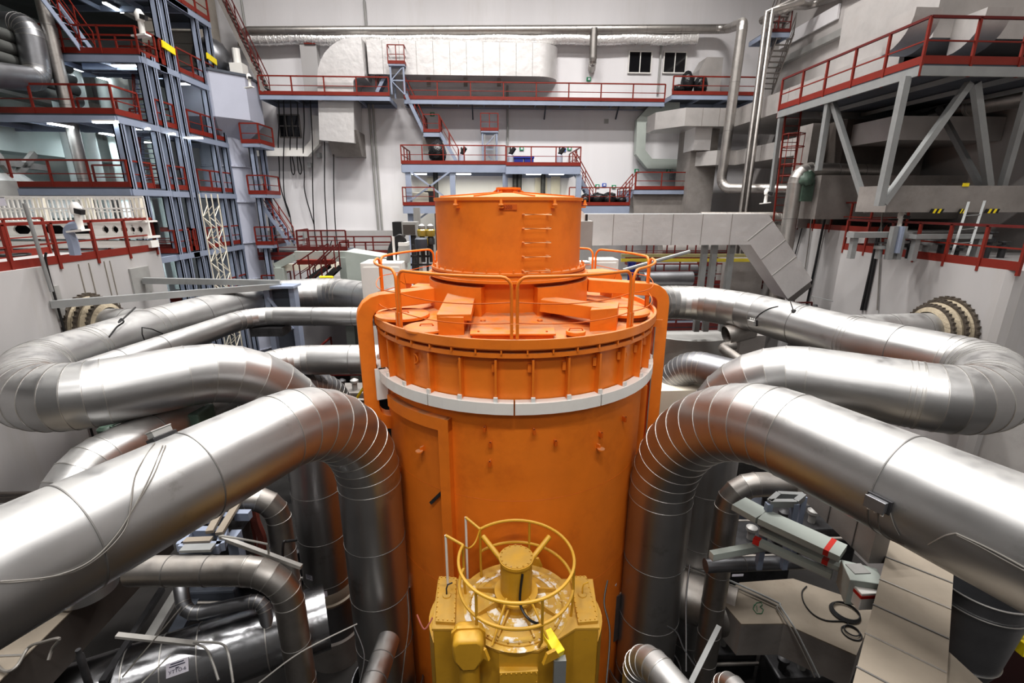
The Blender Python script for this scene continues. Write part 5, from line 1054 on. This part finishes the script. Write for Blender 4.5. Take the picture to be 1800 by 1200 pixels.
# on the nearest pipes
jbox(285,768,P1c,P1d,.615,'grey junction box on top of the nearest left pipe',.19)
for i,pts in enumerate(([(272,778),(240,830),(231,880),(222,925),(190,965),(140,1000),(80,1015),(0,1022)],[(291,783),(270,835),(240,885),(205,940),(160,985),(100,1012),(40,1022),(0,1024)],[(286,783),(262,840),(236,890),(200,947),(150,992),(70,1020)])):
    cable('sensor_wire','%s thin wire drooping from the junction box along the nearest left pipe'%['first','second','third'][i],onpipe(pts,P1c,P1d,.63),.008,WIRE,'wires on the nearest left pipe',cat='wire')
jbox(1546,883,R1c,R1d,.65,'grey junction box on the side of the nearest right pipe',.17,ALUDD)
for i,pts in enumerate(([(1543,900),(1546,930),(1560,945),(1590,958)],[(1562,893),(1570,920),(1580,940)],[(1680,937),(1720,955),(1760,975),(1800,997)],[(1682,940),(1722,960),(1762,982),(1805,1005)],[(1680,937),(1660,942),(1632,957)])):
    cable('sensor_wire',['left wire under the junction box of the nearest right pipe','right wire under the junction box of the nearest right pipe','upper of two wires running right along the nearest right pipe','lower of two wires running right along the nearest right pipe','short wire curling left from the clip on the nearest right pipe'][i],onpipe(pts,R1c,R1d,.66),.009,WIRE,cat='wire')
c3=az(1500,597,-3.4); d3=az(1310,545,-3.4)-c3
jbox(1325,566,c3,d3,.61,'small grey box on the rear right pipe',.2); cable('sensor_wire','thin wire above the small box on the rear right pipe',onpipe([(1328,560),(1335,552),(1352,542),(1368,538)],c3,d3,.625),.012,BLK,cat='wire')
c4=az(480,520,-3.45); d4=az(585,514,-3.45)-c4; jbox(603,502,c4,d4,.61,'small bright box on the rear left pipe beside the vessel',.2,WHT)
cable('sensor_wire','wire slanting over the rear left pipe',onpipe([(600,506),(590,518),(578,530)],c4,d4,.625),.014,BLK,cat='wire')
for k,(px,py) in enumerate(((1395,547),(1433,538))):
    p,n=cylhit(px,py,c3,d3,.61); t=thing('pipe_bracket','%s small wire bracket standing on the rear right pipe'%('left' if k==0 else 'right'),'bracket',p); MB().tube([p,p+Z*.3+V((-.15,0,0)),p+Z*.24+V((.5,0,-.1))],.02,6).build('rod',GALV,t); MB().lathe([(.07,0),(.05,.05)],p,10).build('foot',DKS,t)
cl=az(150,628,-3.45); dl=az(270,578,-3.45)-cl
cable('wire_bracket','bent black wire frame standing on the rear left pipe',[cylhit(255,600,cl,dl,.61)[0],cylhit(255,600,cl,dl,.61)[0]+V((.0,0,.38)),cylhit(288,598,cl,dl,.61)[0]+V((0,0,.2)),cylhit(291,602,cl,dl,.61)[0]],.015,BLK,cat='bracket',sub=2)
cable('sensor_wire','black lead with a loop rising from the left branch pipe',[az(192,592,-3.0),az(205,575,-2.9),az(217,566,-2.8),az(213,560,-2.75),az(210,566,-2.8),az(238,540,-2.6)],.02,BLK,cat='wire')
# ---- left
TL=-6.5; e=az(183,1018,TL); Xd=e.x; zb_=ax(247,1031,Xd).z
t=thing('rectangular_duct','dust-topped rectangular duct under the nearest left pipe','duct',V((Xd-1,4,zb_)))
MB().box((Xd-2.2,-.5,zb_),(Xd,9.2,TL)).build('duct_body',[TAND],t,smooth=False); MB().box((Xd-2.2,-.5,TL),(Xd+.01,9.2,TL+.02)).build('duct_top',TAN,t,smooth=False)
for k,y in enumerate((2.6,3.7,4.8,5.9)): MB().box((Xd-2.2,y,TL+.02),(Xd,y+.03,TL+.035)).build('duct_seam',SEAM,t,smooth=False)
for i,(x0,y0,x1,y1,zz) in enumerate(((285,1035,180,1200,-7.6),(330,1010,215,1200,-7.9),(365,1010,262,1195,-8.2))):
    solo(MB().bar(az(x0,y0,zz),az(x1,y1,zz),.1+.08*i,.1),'steel_angle',[DKS,GRY,BLUD][i],'%s dark steel bar beside the dust-topped left duct'%['first','second','third'][i],'beam',smooth=False)
zS=-5.75; c=az(500,1003,zS); S1top=az(522,1165,-8.6)
pipe('small_pipe','speckled small pipe with a capped end, bending down in the lower left',[az(232,1003,zS),c,V((c.x,c.y,-8.9))],.235,.62,.75,n=5,segs=36,m=ALUD,bead=.008)
a=V((c.x,c.y,-8.2)); t=thing('pipe_box','grey square box at the foot of the speckled small pipe','box',V((c.x,c.y,ZF))); MB().box((c.x-.36,c.y-.36,ZF),(c.x+.36,c.y+.36,-8.75)).build('box_body',GRY,t,smooth=False,bev=.015); MB().box((c.x-.1,c.y-.37,-9.6),(c.x+.15,c.y-.355,-9.3)).build('sticker',PAP,t,smooth=False)
c=az(484,872,-5.5); pipe('small_pipe','brownish small pipe bending down behind the left risers',[az(380,880,-5.5),c,V((c.x,c.y,ZF))],.23,.5,.8,n=4,segs=32,m=ALUD,bead=.008)
pipe('small_pipe','thin shiny pipe with tight bends in the lower left',[az(316,1022,-6.9),az(326,1082,-7.3),az(462,1052,-7.3),az(474,1118,-7.9),az(492,1112,-7.9)],.125,[.3,.25,.2],1.0,n=4,segs=20,m=ALUDD,bead=.006)
S4a=az(90,1248,-8.2); S4b=az(575,1082,-8.2)
o=pipe('heat_exchanger','big shiny dented horizontal cylinder at the bottom left','',None or [S4a,S4b],.62,.1,.9,segs=56,m=ALUDD,bead=.006) if 0 else None
o=MB().sweep([(S4a.lerp(S4b,k/8),1 if k in(2,3,4,6) else 0) for k in range(9)],.62,48,bead=.008).build('heat_exchanger',[mat('mirror_cladding',(.36,.365,.38),.25,1,.1,1.5,bump=.35,bscale=2.2,stain=(.3,.29,.27),stainamt=.4),SEAM],ang=26); tag(o,'big shiny dented horizontal cylinder at the bottom left','tank')
def sticker(px,py,c,d,r,w,h,lab,lines=3,txt=None,tw=None,name='sticker',up=None):
    p,n=cylhit(px,py,c,d,r); x=n.cross(Z if up is None else up).normalized(); x=-x if x.dot(RT)<0 else x; y=n.cross(x).normalized(); y=y if y.z>0 else -y
    t=thing(name,lab,'sticker',p); q=lambda u,v,k: p+x*u+y*v+n*k
    MB().add([q(-w/2,-h/2,.012),q(w/2,-h/2,.012),q(w/2,h/2,.012),q(-w/2,h/2,.012)],[(0,1,2,3)]).build('paper',PAP,t,smooth=False)
    if txt: text(txt,tw,q(0,-h*.2,.014),x,y,INK,t)
    for k in range(lines):
        v=h*(.36-.17*k) if txt else h*(.32-.64*k/max(1,lines-1)); ww=w*[.30,.36,.08,.3][k%4]
        MB().add([q(-ww,v-h*.035,.016),q(ww,v-h*.035,.016),q(ww,v+h*.035,.016),q(-ww,v+h*.035,.016)],[(0,1,2,3)]).build('print_line',INK,t,smooth=False)
    return t
sticker(312,1173,S4a,S4b-S4a,.625,.33,.22,'white sticker with printed code on the big shiny cylinder',3,'УТТО-6',.075)
# wider foot of the second left riser with its stickers
pc=V((P2c.x,P2c.y,0)); zsl=V(ray(575,1066)*( (math.hypot(pc.x,pc.y)-.6)/math.hypot(ray(575,1066).x,ray(575,1066).y))).z
t=thing('pipe_sleeve','dark wide sleeve around the foot of the second left riser','pipe sleeve',V((pc.x,pc.y,ZF)))
MB().lathe([(.70,ZF),(.70,zsl)],pc,56).build('sleeve_shell',ALUDD,t); MB().lathe([(.60,zsl),(.72,zsl),(.72,zsl+.05),(.66,zsl+.07),(.64,zsl+.3),(.615,zsl+.34)],pc,56,caps=False).build('sleeve_collar',TAN,t)
MB().lathe([(.75,ZF),(.75,ZF+.9),(.70,ZF+.95)],pc,48).build('sleeve_foot',DUCTD,t)
for px,py,w,h,ln,lab in((544,1014,.21,.15,3,'upper lilac sticker on the second left riser'),(556,1082,.2,.15,2,'lower lilac sticker on the sleeve of the second left riser'),(550,1042,.22,.19,1,'grey data label on the second left riser')):
    sticker(px,py,pc,Z,.615 if py<1070 else .705,w,h,lab,ln)
for px,lab in((573,'large white arrow sticker on the second left riser'),(566,'tiny white mark left of the arrow sticker')):
    p,n=cylhit(px,1044,pc,Z,.62); x=n.cross(Z); x=-x if x.dot(RT)<0 else x; k=1 if px==573 else .55
    q=lambda u,v: p+x*u*k+Z*v*k+n*.006
    solo(MB().add([q(-.035,.1),q(-.035,-.06),q(0,-.11),q(.035,-.06),q(.035,.1)],[(0,1,2,3,4)]),'arrow_sticker',PAP,lab,'sticker',smooth=False)
# cans and rings at the riser feet
for (c,r,lab) in((V((P1c.x,P1c.y,0)),.82,'dark collar at the foot of the nearest left riser'),(V((R1c.x,R1c.y,0)),.86,'dark collar at the foot of the nearest right riser')):
    t=thing('foot_collar',lab,'collar',V((c.x,c.y,ZF))); MB().lathe([(r,ZF),(r,ZF+1.5),(r-.03,ZF+1.5),(r-.03,ZF+.02)],c,48,caps=False).build('collar_shell',ALUDD,t); MB().lathe([(r+.015,ZF+1.46),(r+.015,ZF+1.5)],c,48,caps=False).build('rim',SEAM,t)
for px,py,d,r,h,lab in((716,1016,11.0,.3,1.35,'dark open can between the nearest left riser and the vessel'),(1072,1030,11.0,.32,1.3,'dark open can between the vessel and the nearest right riser')):
    p=ad(px,py,d); t=thing('insulation_can',lab,'can',p-Z*h); MB().lathe([(r,-h),(r,0),(r-.03,0),(r-.03,-.25),(.0005,-.25)],p,36,caps=False).build('can_shell',ALUDD,t); MB().lathe([(r-.04,-.1),(r*.5,-.03),(.0005,-.05)],p,24,caps=False).build('packing',CREAM,t)
a=ad(1072,975,11.2); t=thing('dark_box','dark sheet box with a pale lid right of the vessel','box',a-Z*1.2); MB().box(a+V((-.35,-.1,-1.3)),a+V((.75,1.1,.25))).build('box_body',DKS,t,smooth=False); MB().box(a+V((-.36,-.11,.25)),a+V((.76,1.11,.3))).build('box_lid',DUCT,t,smooth=False); MB().tube([a+V((-.38,-.05,.1)),a+V((-.38,-.05,.6)),a+V((-.2,.2,.75)),a+V((-.2,.2,.3))],.02,6).build('handle',DKS,t)
p=ad(1074,1022,10.6); solo(MB().ball(p,.12,sz=1.5,jit=.2),'white_rag',PAP,'crumpled white rag beside the nearest right riser','rag',ang=60)
pipe('small_pipe','short aluminium pipe stub in front of the nearest left riser foot',[az(672,1152,-8.3)+V((.05,.35,0)),az(645,1235,-8.3)],.22,.2,.5,segs=32,m=ALU,bead=.008)
# frames, hoses and machinery in the left pocket
t=thing('steel_framework','blue-grey steel frame with dusty plates in the left pocket','frame',az(350,960,-5.9))
def P5(x,y,z=-5.6): return az(x,y,z)
fr=MB(); 
for q0,q1 in(((335,935),(395,935)),((318,962),(388,962)),((335,935),(318,962)),((395,935),(388,962)),((352,910),(400,910)),((415,905),(440,905))): fr.bar(P5(*q0),P5(*q1),.13,.16)
fr.build('frame_bars',BLU,t,smooth=False); 
for q0,q1 in(((398,880),(368,935)),((420,880),(385,938))): MB().bar(P5(*q0,-5.45),P5(*q1,-5.45),.12,.06).build('dusty_rail',TAN,t,smooth=False)
MB().bar(P5(325,950,-5.5),P5(372,948,-5.5),.12,.05).build('dusty_plate',TAN,t,smooth=False); MB().bar(P5(320,964,-5.5),P5(375,962,-5.5),.16,.05).build('dusty_plate',GALV,t,smooth=False)
MB().box(P5(400,950,-5.75)-V((.08,-.1,1.0)),P5(400,950,-5.75)+V((.1,.3,0))).build('upright',BLU,t,smooth=False)
MB().box(P5(330,975,-5.9)+V((-.1,.5,-.9)),P5(385,975,-5.9)+V((0,1.1,-.1))).build('dark_body',DKS,t,smooth=False)
for i,(x0,x1) in enumerate(((424,431),(437,443),(446,456),(451,461))):
    cable('red_hose','%s brick-red hose hanging in the left pocket'%['leftmost','second','third','rightmost'][i],[az(x0-4,885,-5.9),az(x0+1,915,-6.3),az(x1+2,945,-6.8),az(x1,968,-7.2),az(x1-10,985,-7.6)],.07,HOSE,cat='hose')
solo(MB().bar(az(388,944,-5.5),az(530,996,-5.9),.07,.07),'perforated_strut',WIREW,'pale perforated strut crossing the left pocket','strut',smooth=False)
cable('thin_rod','thin bent pale rod above the perforated strut',[az(388,946,-5.4),az(392,942,-5.3),az(460,954,-5.4),az(470,960,-5.5),az(474,985,-6)],.018,WIREW,cat='rod')
cable('thin_rod','bent black rod beside the second left riser',[az(497,988,-6.0),az(498,955,-5.7),az(505,951,-5.7),az(522,949,-5.7)],.022,BLK,cat='rod')
solo(MB().bar(az(205,1116,-7.0),az(345,1131,-7.3),.09,.05),'cable_bundle',WIREW,'bundle of pale cables stretched over the big shiny cylinder','cable',smooth=False)
for i,pts in enumerate(([(340,1129),(362,1140),(374,1165),(384,1195)],[(340,1128),(385,1130),(400,1145),(410,1200)],[(455,1200),(530,1145),(628,1096)],[(300,1150),(250,1200),(195,1260)],[(320,1065),(270,1125),(215,1190)])):
    cable('loose_cable',['left drooping end of the pale cable bundle','right drooping end of the pale cable bundle','thin pale rod slanting up to the nearest left riser','thin cable slanting over the bottom left','thin wire slanting down beside the dust-topped duct'][i],[az(x,y,-7.2+.1*i-.0025*(y-1120)) for x,y in pts],.02 if i<2 else .012,WIREW if i!=4 else WIRE)
cable('loose_cable','grey cable looping over the dust-topped duct at the bottom left',[az(-20,1150,TL+.05),az(5,1178,TL+.06),az(28,1172,TL+.1),az(50,1138,TL+.12),az(75,1128,TL+.35),az(104,1122,TL+.5),az(92,1140,TL+.3),az(85,1160,TL+.2)],.022,WIRE)
solo(MB().lathe([(.05,-1.2),(.05,0),(.035,.02),(.035,.1)],az(86,1163,TL+.15)+V((.45,0,.1)),12),'cable_post',DKS,'short dark conduit post under the looping grey cable','post')
for k in range(3): pipe('small_pipe','%s brown thin pipe along the left wall at the frame edge'%['upper','middle','lower'][k],[az(-40,868+k*7,-5.6-.1*k),az(60,866+k*6,-5.6-.1*k)],.035,.1,3,segs=12,m=TAND,ms=TAND)
t=thing('valve_actuator','dark green valve actuator under the second left pipe','valve',az(260,770,-4.6)); p=az(270,762,-4.6)
b=MB(); b.lathe([(.5,-.6),(.5,-.1),(.35,0),(.35,.35),(.42,.4),(.42,.5),(.2,.55)],p,20); b.build('valve_body',GREEN,t)
MB().box(p+V((.3,-.2,.0)),p+V((1.1,.4,.5))).build('gear_box',GREEN,t,smooth=False,bev=.04); MB().lathe([(.16,0),(.16,.5),(.1,.55)],p+V((-.75,-.2,-.25)),14).build('motor',GREEN,t); MB().ring(p+V((-.45,-.2,.32)),.16,.025,0,20,6).build('hand_wheel',GREEN,t); MB().box(p+V((-1.0,-.3,-.5)),p+V((.2,.3,-.2))).build('base_block',DKS,t,smooth=False)
rng=random.Random(11)
# dim machinery filling the dark pockets
for i,(px,py,d,w,h,dp,m) in enumerate(((420,1010,10.5,1.6,1.4,1,DKS),(360,1040,10.2,1.2,.8,.8,BLUD),(545,1000,12.5,1.3,3,1,DKS),(300,820,13,2.5,2,1,DKS),(1330,960,12,2,1.4,1,DKS),(1440,930,12.0,2.2,1.2,1,DKS),(1320,900,13,1.6,1.2,1,BLUD),(1280,1150,12.3,1.6,1.2,1,DKS),(1420,1190,11.3,1.4,1.2,.8,DKS),(585,870,13,1,3,1,DKS),(620,690,16,1.2,2.6,1,DUCTD))):
    p=ad(px,py,d); t=thing('machine_unit',['dark machine body behind the speckled small pipe','dim blue-grey machine block in the left pocket','dark column of machinery behind the second left riser','dark machinery in the gap under the second left pipe','dark machinery under the cable trays in the right pocket','dark machinery behind the cable trays at right','dim blue-grey machine block behind the right small pipe','dark machinery under the round-to-square duct','dark block under the tan duct at bottom right','dark machinery between the left risers','grey machine body seen beside the vessel flank at left'][i],'machine',p-Z*h)
    MB().box((p.x-w/2,p.y,p.z-h),(p.x+w/2,p.y+dp,p.z)).build('machine_body',m,t,smooth=False,bev=.05)
    for k in range(3): x=p.x-w*.35+w*.35*k; MB().lathe([(.09,0),(.09,.25),(.14,.26),(.14,.34),(.05,.4)],V((x,p.y+dp*.3,p.z)),12).build('valve',GRY if k%2 else DKS,t)
    MB().tube([V((p.x-w/2,p.y-.08,p.z-.2)),V((p.x+w/2,p.y-.08,p.z-.25))],.05,8).build('pipe_run',ALUD,t)
# ---- right
ZTR=-8.3
top=[az(x,y,ZTR) for x,y in((1262,1050),(1300,1024),(1394,1017),(1541,1067),(1505,1152),(1378,1096),(1303,1097))]
t=thing('transition_duct','dusty round-to-rectangular duct with a green chalk mark at lower right','duct',top[0]-Z*.6)
MB().prism([p-Z*.82 for p in top],(0,0,.8)).build('duct_box',DUCTD,t,smooth=False); MB().prism([p-Z*.02 for p in top],(0,0,.03)).build('dusty_lid',TAN,t,smooth=False)
a=az(1165,1030,-8.8); b=az(1292,1078,-8.75); MB().sweep([(a.lerp(b,k/4),1 if k==3 else 0) for k in range(5)],.56,40,bead=.012).build('round_inlet',[ALUD,SEAM],t,ang=26)
def M5(pts,z): return [az(x,y,z) for x,y in pts]
mk=MB(); mk.tube(M5([(1326,1062),(1324,1070),(1330,1078),(1339,1078),(1342,1071),(1336,1066),(1340,1063),(1338,1058),(1330,1059),(1326,1064)],ZTR+.02),.008,5); mk.tube(M5([(1330,1064),(1331,1074)],ZTR+.02),.006,5); mk.build('chalk_mark',MARK,t)
cable('conduit','pair of thin conduits edging the transition duct',[az(1184,985,-8.15),az(1270,1015,-8.2),az(1362,1056,-8.2),az(1372,1066,-8.2),az(1400,1110,-8.2),az(1440,1190,-8.8)],.022,GALV,cat='conduit')
cable('conduit','second thin conduit edging the transition duct',[az(1186,990,-8.18),az(1268,1021,-8.22),az(1358,1060,-8.22),az(1367,1070,-8.22),az(1394,1112,-8.22),az(1432,1190,-8.85)],.018,WIRE,cat='conduit')
# coil of black cable
t=thing('cable_coil','coil of black cable lying on the dusty transition duct','cable',az(1485,1075,ZTR))
for k in range(4): c=az(1485+k*.8,1076-k,ZTR+.04+.012*k); MB().ring(c,.27-.01*k,.014,0,32,6).build('loop',BLK,t)
for k in range(2): MB().ring(az(1497,1112-k*3,ZTR+.03),.17-.04*k,.014,.02*k,24,6).build('small_loop',BLK,t)
cable('tail','',M5([(1418,1030),(1410,1040),(1413,1058),(1428,1078),(1452,1090),(1485,1092),(1492,1100)],ZTR+.03),.014,BLK,parent=t)
# large tan duct, running away under the nearest right pipe
ZB=-5.2
l0,l1,r0,r1=az(1567,938,ZB),az(1497,1210,ZB),az(1677,985,ZB),az(1665,1135,ZB)
dv=((l0-l1).normalized()+(r0-r1).normalized()).normalized(); wv=(r0-l0); wv=wv-dv*wv.dot(dv)
s0=l1-dv*1.0; s1=l0+dv*.6
t=thing('rectangular_duct','broad dust-covered rectangular duct climbing at lower right under the nearest pipe','duct',s0-Z*.9)
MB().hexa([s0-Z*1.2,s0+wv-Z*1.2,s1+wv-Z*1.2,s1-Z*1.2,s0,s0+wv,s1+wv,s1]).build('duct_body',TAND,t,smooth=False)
MB().hexa([s0,s0+wv,s1+wv,s1]+[p+Z*.02 for p in(s0,s0+wv,s1+wv,s1)]).build('dusty_top',TAN,t,smooth=False)
L=(s1-s0).length
for k in range(8): p=s1-dv*(.75+.62*k); MB().bar(p+Z*.025,p+wv+Z*.025,.02,.02).build('duct_seam',SEAM if k%2==0 else SEAMD,t,smooth=False)
MB().hexa([s0+wv-Z*.5,s0+wv*2.2-Z*.5,r1+wv*.9-dv*.6-Z*.5,r1-Z*.5]+[q-Z*.05 for q in (s0+wv,s0+wv*2.2,r1+wv*.9-dv*.6,r1)]).build('side_shelf',TAN,t,smooth=False)
# dim duct hugging the underside of the nearest right pipe
q0,q1=az(1372,838,-5.3),az(1526,990,-5.3); n=(q1-q0).cross(Z).normalized(); n=n if n.dot(RT)>0 else -n
t=thing('rectangular_duct','dim brown duct hugging the underside of the nearest right pipe','duct',q0); MB().hexa([q0,q1,q1+n*.25,q0+n*.25]+[p+Z*.7 for p in(q0,q1,q1+n*.25,q0+n*.25)]).build('duct_body',DUCTD,t,smooth=False)
for k in(.3,.6,.85): p=q0.lerp(q1,k)-n*.006; MB().bar(p,p+Z*.7,.015,.012,up=n).build('duct_seam',SEAMD,t,smooth=False)
# zinc bucket-like vessel
bc=az(1728,1022,-5.9); t=thing('zinc_vessel','dark zinc tub with bright rims under the nearest right pipe','tub',bc-Z*1.6)
MB().lathe([(.42,-1.7),(.50,-1.45),(.62,-.25),(.64,0),(.62,0),(.6,-.2),(.48,-1.4)],bc,48,caps=False).build('tub_shell',ALUDD,t)
for z,r in((0,.65),(-.28,.635),(-1.42,.51)): MB().ring(bc,r,.012,z,48,6).build('rim',SEAM,t)
MB().box(bc+V((.5,-.35,-.75)),bc+V((.72,-.15,-.55))).build('clip_box',GRY,t,smooth=False)
a=ad(1745,1045,9.0); t=thing('sheet_barrier','very dark red steel panel at the lower right edge','panel',a-Z*3); MB().box((a.x-.1,a.y,ZF),(a.x+3,a.y+.1,a.z)).build('panel_sheet',REDFL,t,smooth=False); MB().box((a.x-.1,a.y-.06,a.z-.1),(a.x+3,a.y+.1,a.z)).build('panel_edge',REDFL,t,smooth=False)
p=ad(1800,1135,7.8); t=thing('yellow_box','small yellow box at the lower right edge of the frame','box',p); MB().box(p+V((-.1,-.1,-.12)),p+V((.3,.15,.12))).build('box_body',YBR,t,smooth=False,bev=.01); MB().box(p+V((-.06,-.11,.02)),p+V((.2,-.1,.07))).build('dark_slot',BLK,t,smooth=False)
# cable trays
def tray(lab,p,q,w,h,stripe=None,name='cable_tray'):
    t=thing(name,lab,'cable tray',p); MB().bar(p,q,w,h).build('tray',PGR,t,smooth=False); MB().bar(p-Z*h*.55,q-Z*h*.55,w*.98,h*.25).build('tray_lip',GRY,t,smooth=False)
    if stripe: d=(q-p); MB().bar(p+d*stripe[0],p+d*stripe[1],w*1.015,h*1.03).build('red_stripe',REDB,t,smooth=False)
zt_=-5.3
A0,A1=az(1340,907,zt_),az(1482,972,zt_)
tray('top pale cable tray with a red stripe in the right pocket',A0,A1,.40,.10,(.82,.88))
tray('middle pale cable tray under the top one in the right pocket',az(1338,930,-5.6),az(1478,995,-5.6),.2,.08,(.80,.87))
tray('lowest pale cable tray with a red end in the right pocket',az(1325,948,-5.75),az(1462,1010,-5.75),.12,.1,(0,.09))
tray('short wide tray head at the upper end of the pale trays',az(1298,884,zt_),A0,.42,.1,None,'tray_elbow')
tray('pale straight tray lying behind the second right riser',az(1250,976,-5.9),az(1345,958,-5.9),.12,.12,None)
p=az(1505,1000,zt_-.05); t=thing('tray_box','pale green box at the lower end of the cable trays','box',p); MB().hexa([p+V(q) for q in((-.25,-.2,-.45),(.18,-.32,-.45),(.34,0,-.45),(-.08,.22,-.45),(-.25,-.2,0),(.18,-.32,0),(.34,0,0),(-.08,.22,0))]).build('box_body',PGR,t,smooth=False,bev=.015); MB().box(p+V((-.1,-.1,0)),p+V((.15,.1,.015))).build('lid_plate',GRY,t,smooth=False)
p=az(1520,1030,zt_-.15); t=thing('tray_box','white box with a red band beside the broad tan duct','box',p); MB().box(p+V((-.15,-.14,-.3)),p+V((.2,.16,0))).build('box_body',WHT,t,smooth=False,bev=.015); MB().box(p+V((-.155,-.145,-.09)),p+V((.205,.165,-.04))).build('red_band',REDB,t,smooth=False)
c=az(1284,852,-5.25); pipe('small_pipe','brownish small pipe bending down beside the second right riser',[az(1430,850,-5.25),c,V((c.x,c.y,ZF))],.235,.5,.8,n=4,segs=32,m=ALUD,bead=.008)
pipe('small_pipe','thin shiny horizontal pipe below the cable trays',[az(1240,994,-6.5),az(1440,986,-6.5)],.13,.1,.7,segs=24,m=ALUDD,bead=.006)
q=az(1292,994,-6.3); solo(MB().bar(q+V((-.09,-.1,-.12)),q+V((.12,-.1,-.12)),.005,.05),'pipe_label',PAP,'white label on the thin shiny pipe below the cable trays','sticker',smooth=False)
t=thing('steel_stool','grey-blue square steel frame behind the cable trays','frame',az(1380,930,-5.5)); z_=-5.1
fr=[az(x,y,z_) for x,y in((1352,884),(1398,884),(1412,872),(1368,870))]
b=MB()
for k in range(4): b.bar(fr[k],fr[(k+1)%4],.09,.12)
b.build('top_frame',GALV,t,smooth=False)
for k in(0,1,2): MB().box(fr[k]-V((.05,.05,1.4)),fr[k]+V((.05,.05,0))).build('leg',BLU,t,smooth=False)
c=az(1126,1140,-6.3); pipe('small_pipe','beige dusty pipe arching over at the bottom right of the vessel',[V((c.x,c.y,-9.5)),c,az(1205,1235,-6.3)],.225,.42,.6,n=5,segs=36,m=ALU,bead=.008)
c=az(1275,1185,-6.6); pipe('small_pipe','small pipe elbow at the bottom edge right of the arching pipe',[V((c.x,c.y,-9.5)),c,az(1330,1260,-6.6)],.16,.3,.5,n=4,segs=28,m=ALU,bead=.006)
solo(MB().bar(az(1264,1100,-6.9),az(1212,1205,-7.2),.08,.03),'perforated_strut',GALV,'slanting perforated strut beside the round duct inlet','strut',smooth=False)
for i,pts in enumerate(([(1172,1100),(1190,1112),(1202,1140),(1222,1170)],[(1068,1020),(1062,1060),(1072,1110),(1066,1200)],[(1212,993),(1206,1050),(1206,1120),(1206,1180)],[(622,1100),(640,1150),(632,1200)],[(733,1080),(745,1105),(755,1095),(760,1085)])):
    cable('loose_cable',['black cable hanging in front of the nearest right riser foot','dark cable dropping left of the nearest right riser','black strap over the round duct inlet','chain-like cable left of the nearest left riser foot','rust coloured cord between left riser and yellow machine'][i],[az(x,y,-6.0-.004*(y-1020)) for x,y in pts],.014,BLK if i!=4 else HOSE)
p0=[cylhit(x,y,V((P1c.x,P1c.y,0)),Z,.62)[0] for x,y in((716,1040),(719,1090),(712,1150),(706,1200))]; cable('loose_cable','pale wire hanging down the right side of the nearest left riser',p0,.012,WIREW)

# ================================================================== light
def area(x,y,z,sx,sy,e,c=(1,.97,.94),spread=150):
    l=bpy.data.lights.new('hall_and_fill_lamp','AREA'); l.shape='RECTANGLE'; l.size=sx; l.size_y=sy; l.energy=e; l.color=c; l.spread=math.radians(spread)
    o=bpy.data.objects.new('hall_and_fill_lamp',l); o.location=(x,y,z); COL.objects.link(o)
for y,e,sp in ((-5,1350,150),(7,650,130),(17,1150,130)):
    for x,k in ((-7,.9),(0.5,1.1),(8,.8)): area(x,y,19.3,3.5,1.0,e*k,spread=sp)
for x in (-10,0,9): area(x,23,19.3,4.5,1.2,2000,spread=140)
for x in (-5,6):  # unseen fill lamps behind the camera, added to brighten surfaces facing it
    l=bpy.data.lights.new('hall_and_fill_lamp','AREA'); l.shape='RECTANGLE'; l.size=4; l.size_y=2; l.energy=480; l.color=(1,.97,.94)
    o=bpy.data.objects.new('hall_and_fill_lamp',l); o.location=(x,-8.5,9); o.rotation_euler=(math.radians(50),0,0); COL.objects.link(o)
w=bpy.data.worlds.new('hall_air'); sc.world=w; w.use_nodes=True
w.node_tree.nodes['Background'].inputs[0].default_value=(.8,.85,.9,1); w.node_tree.nodes['Background'].inputs[1].default_value=.01
sc.view_settings.view_transform='Standard'; sc.view_settings.look='Medium High Contrast'; sc.view_settings.exposure=-.26
sc.cycles.use_denoising=True

GR={'service_platform':'red railed steel platforms','steel_stair':'steel stairs about the hall','gangway':'maroon railed gangways','catwalk':'catwalks on the far wall','rubbish_sack':'black sacks and wrapped heaps','down_pipe':'dark pipes under the middle platform','wall_sign':'small signs on the far wall','hanging_cable':'black cables hanging from the left catwalk','riser_pipe':'pale risers behind the gallery','valve_gear':'valve gear on the right walkway','machine_unit':'dark machinery in the lower pockets','red_hose':'brick-red hoses in the left pocket','black_hose':'black hoses beside the pump box','duct_stack':'dark ducts under the right platform','air_duct':'large ducts on the walls','security_camera':'white pan cameras','cable_tray':'pale cable trays','wall_cable':'cables on the inner walls','switch_cabinet':'white cabinets behind the vessel','small_pipe':'smaller pipes in the lower pockets','junction_box':'junction boxes on the pipes','sensor_wire':'wires on the pipes','loose_cable':'loose cables in the lower pockets','insulated_pipe':'dark pipes at the top left','wall_conduit':'conduits on the far wall','camera_post':'camera posts on the middle platform','hazard_plate':'striped edge plates','sticker':'stickers on the left riser and tank','arrow_sticker':'arrow stickers on the left riser','inlet_hood':'inlet hoods above the right platform','crate':'blue crates on the middle platform','branch_pipe':'branch pipes into the walls','bellows':'bellows on the inner walls','crane_rail':'yellow rails','slim_pipe':'slim shiny pipes','wall_railing':'red railings on the inner walls','wall_strut':'pale struts from the left wall','steel_angle':'steel bars beside the left duct','machine_drum':'drums on the right gangways','sight_glass':'amber sight glasses','foot_collar':'collars at the riser feet','insulation_can':'cans beside the vessel','rectangular_duct':'large rectangular ducts low down','conduit':'conduits edging the transition duct','access_tower':'small railed towers on the far wall','steam_pipe':'aluminium-clad pipes'}
for o in list(COL.objects):
    if 'label' in o and o.parent is None and 'group' not in o:
        b=o.name.split('.')[0]
        if b in GR: o['group']=GR[b]
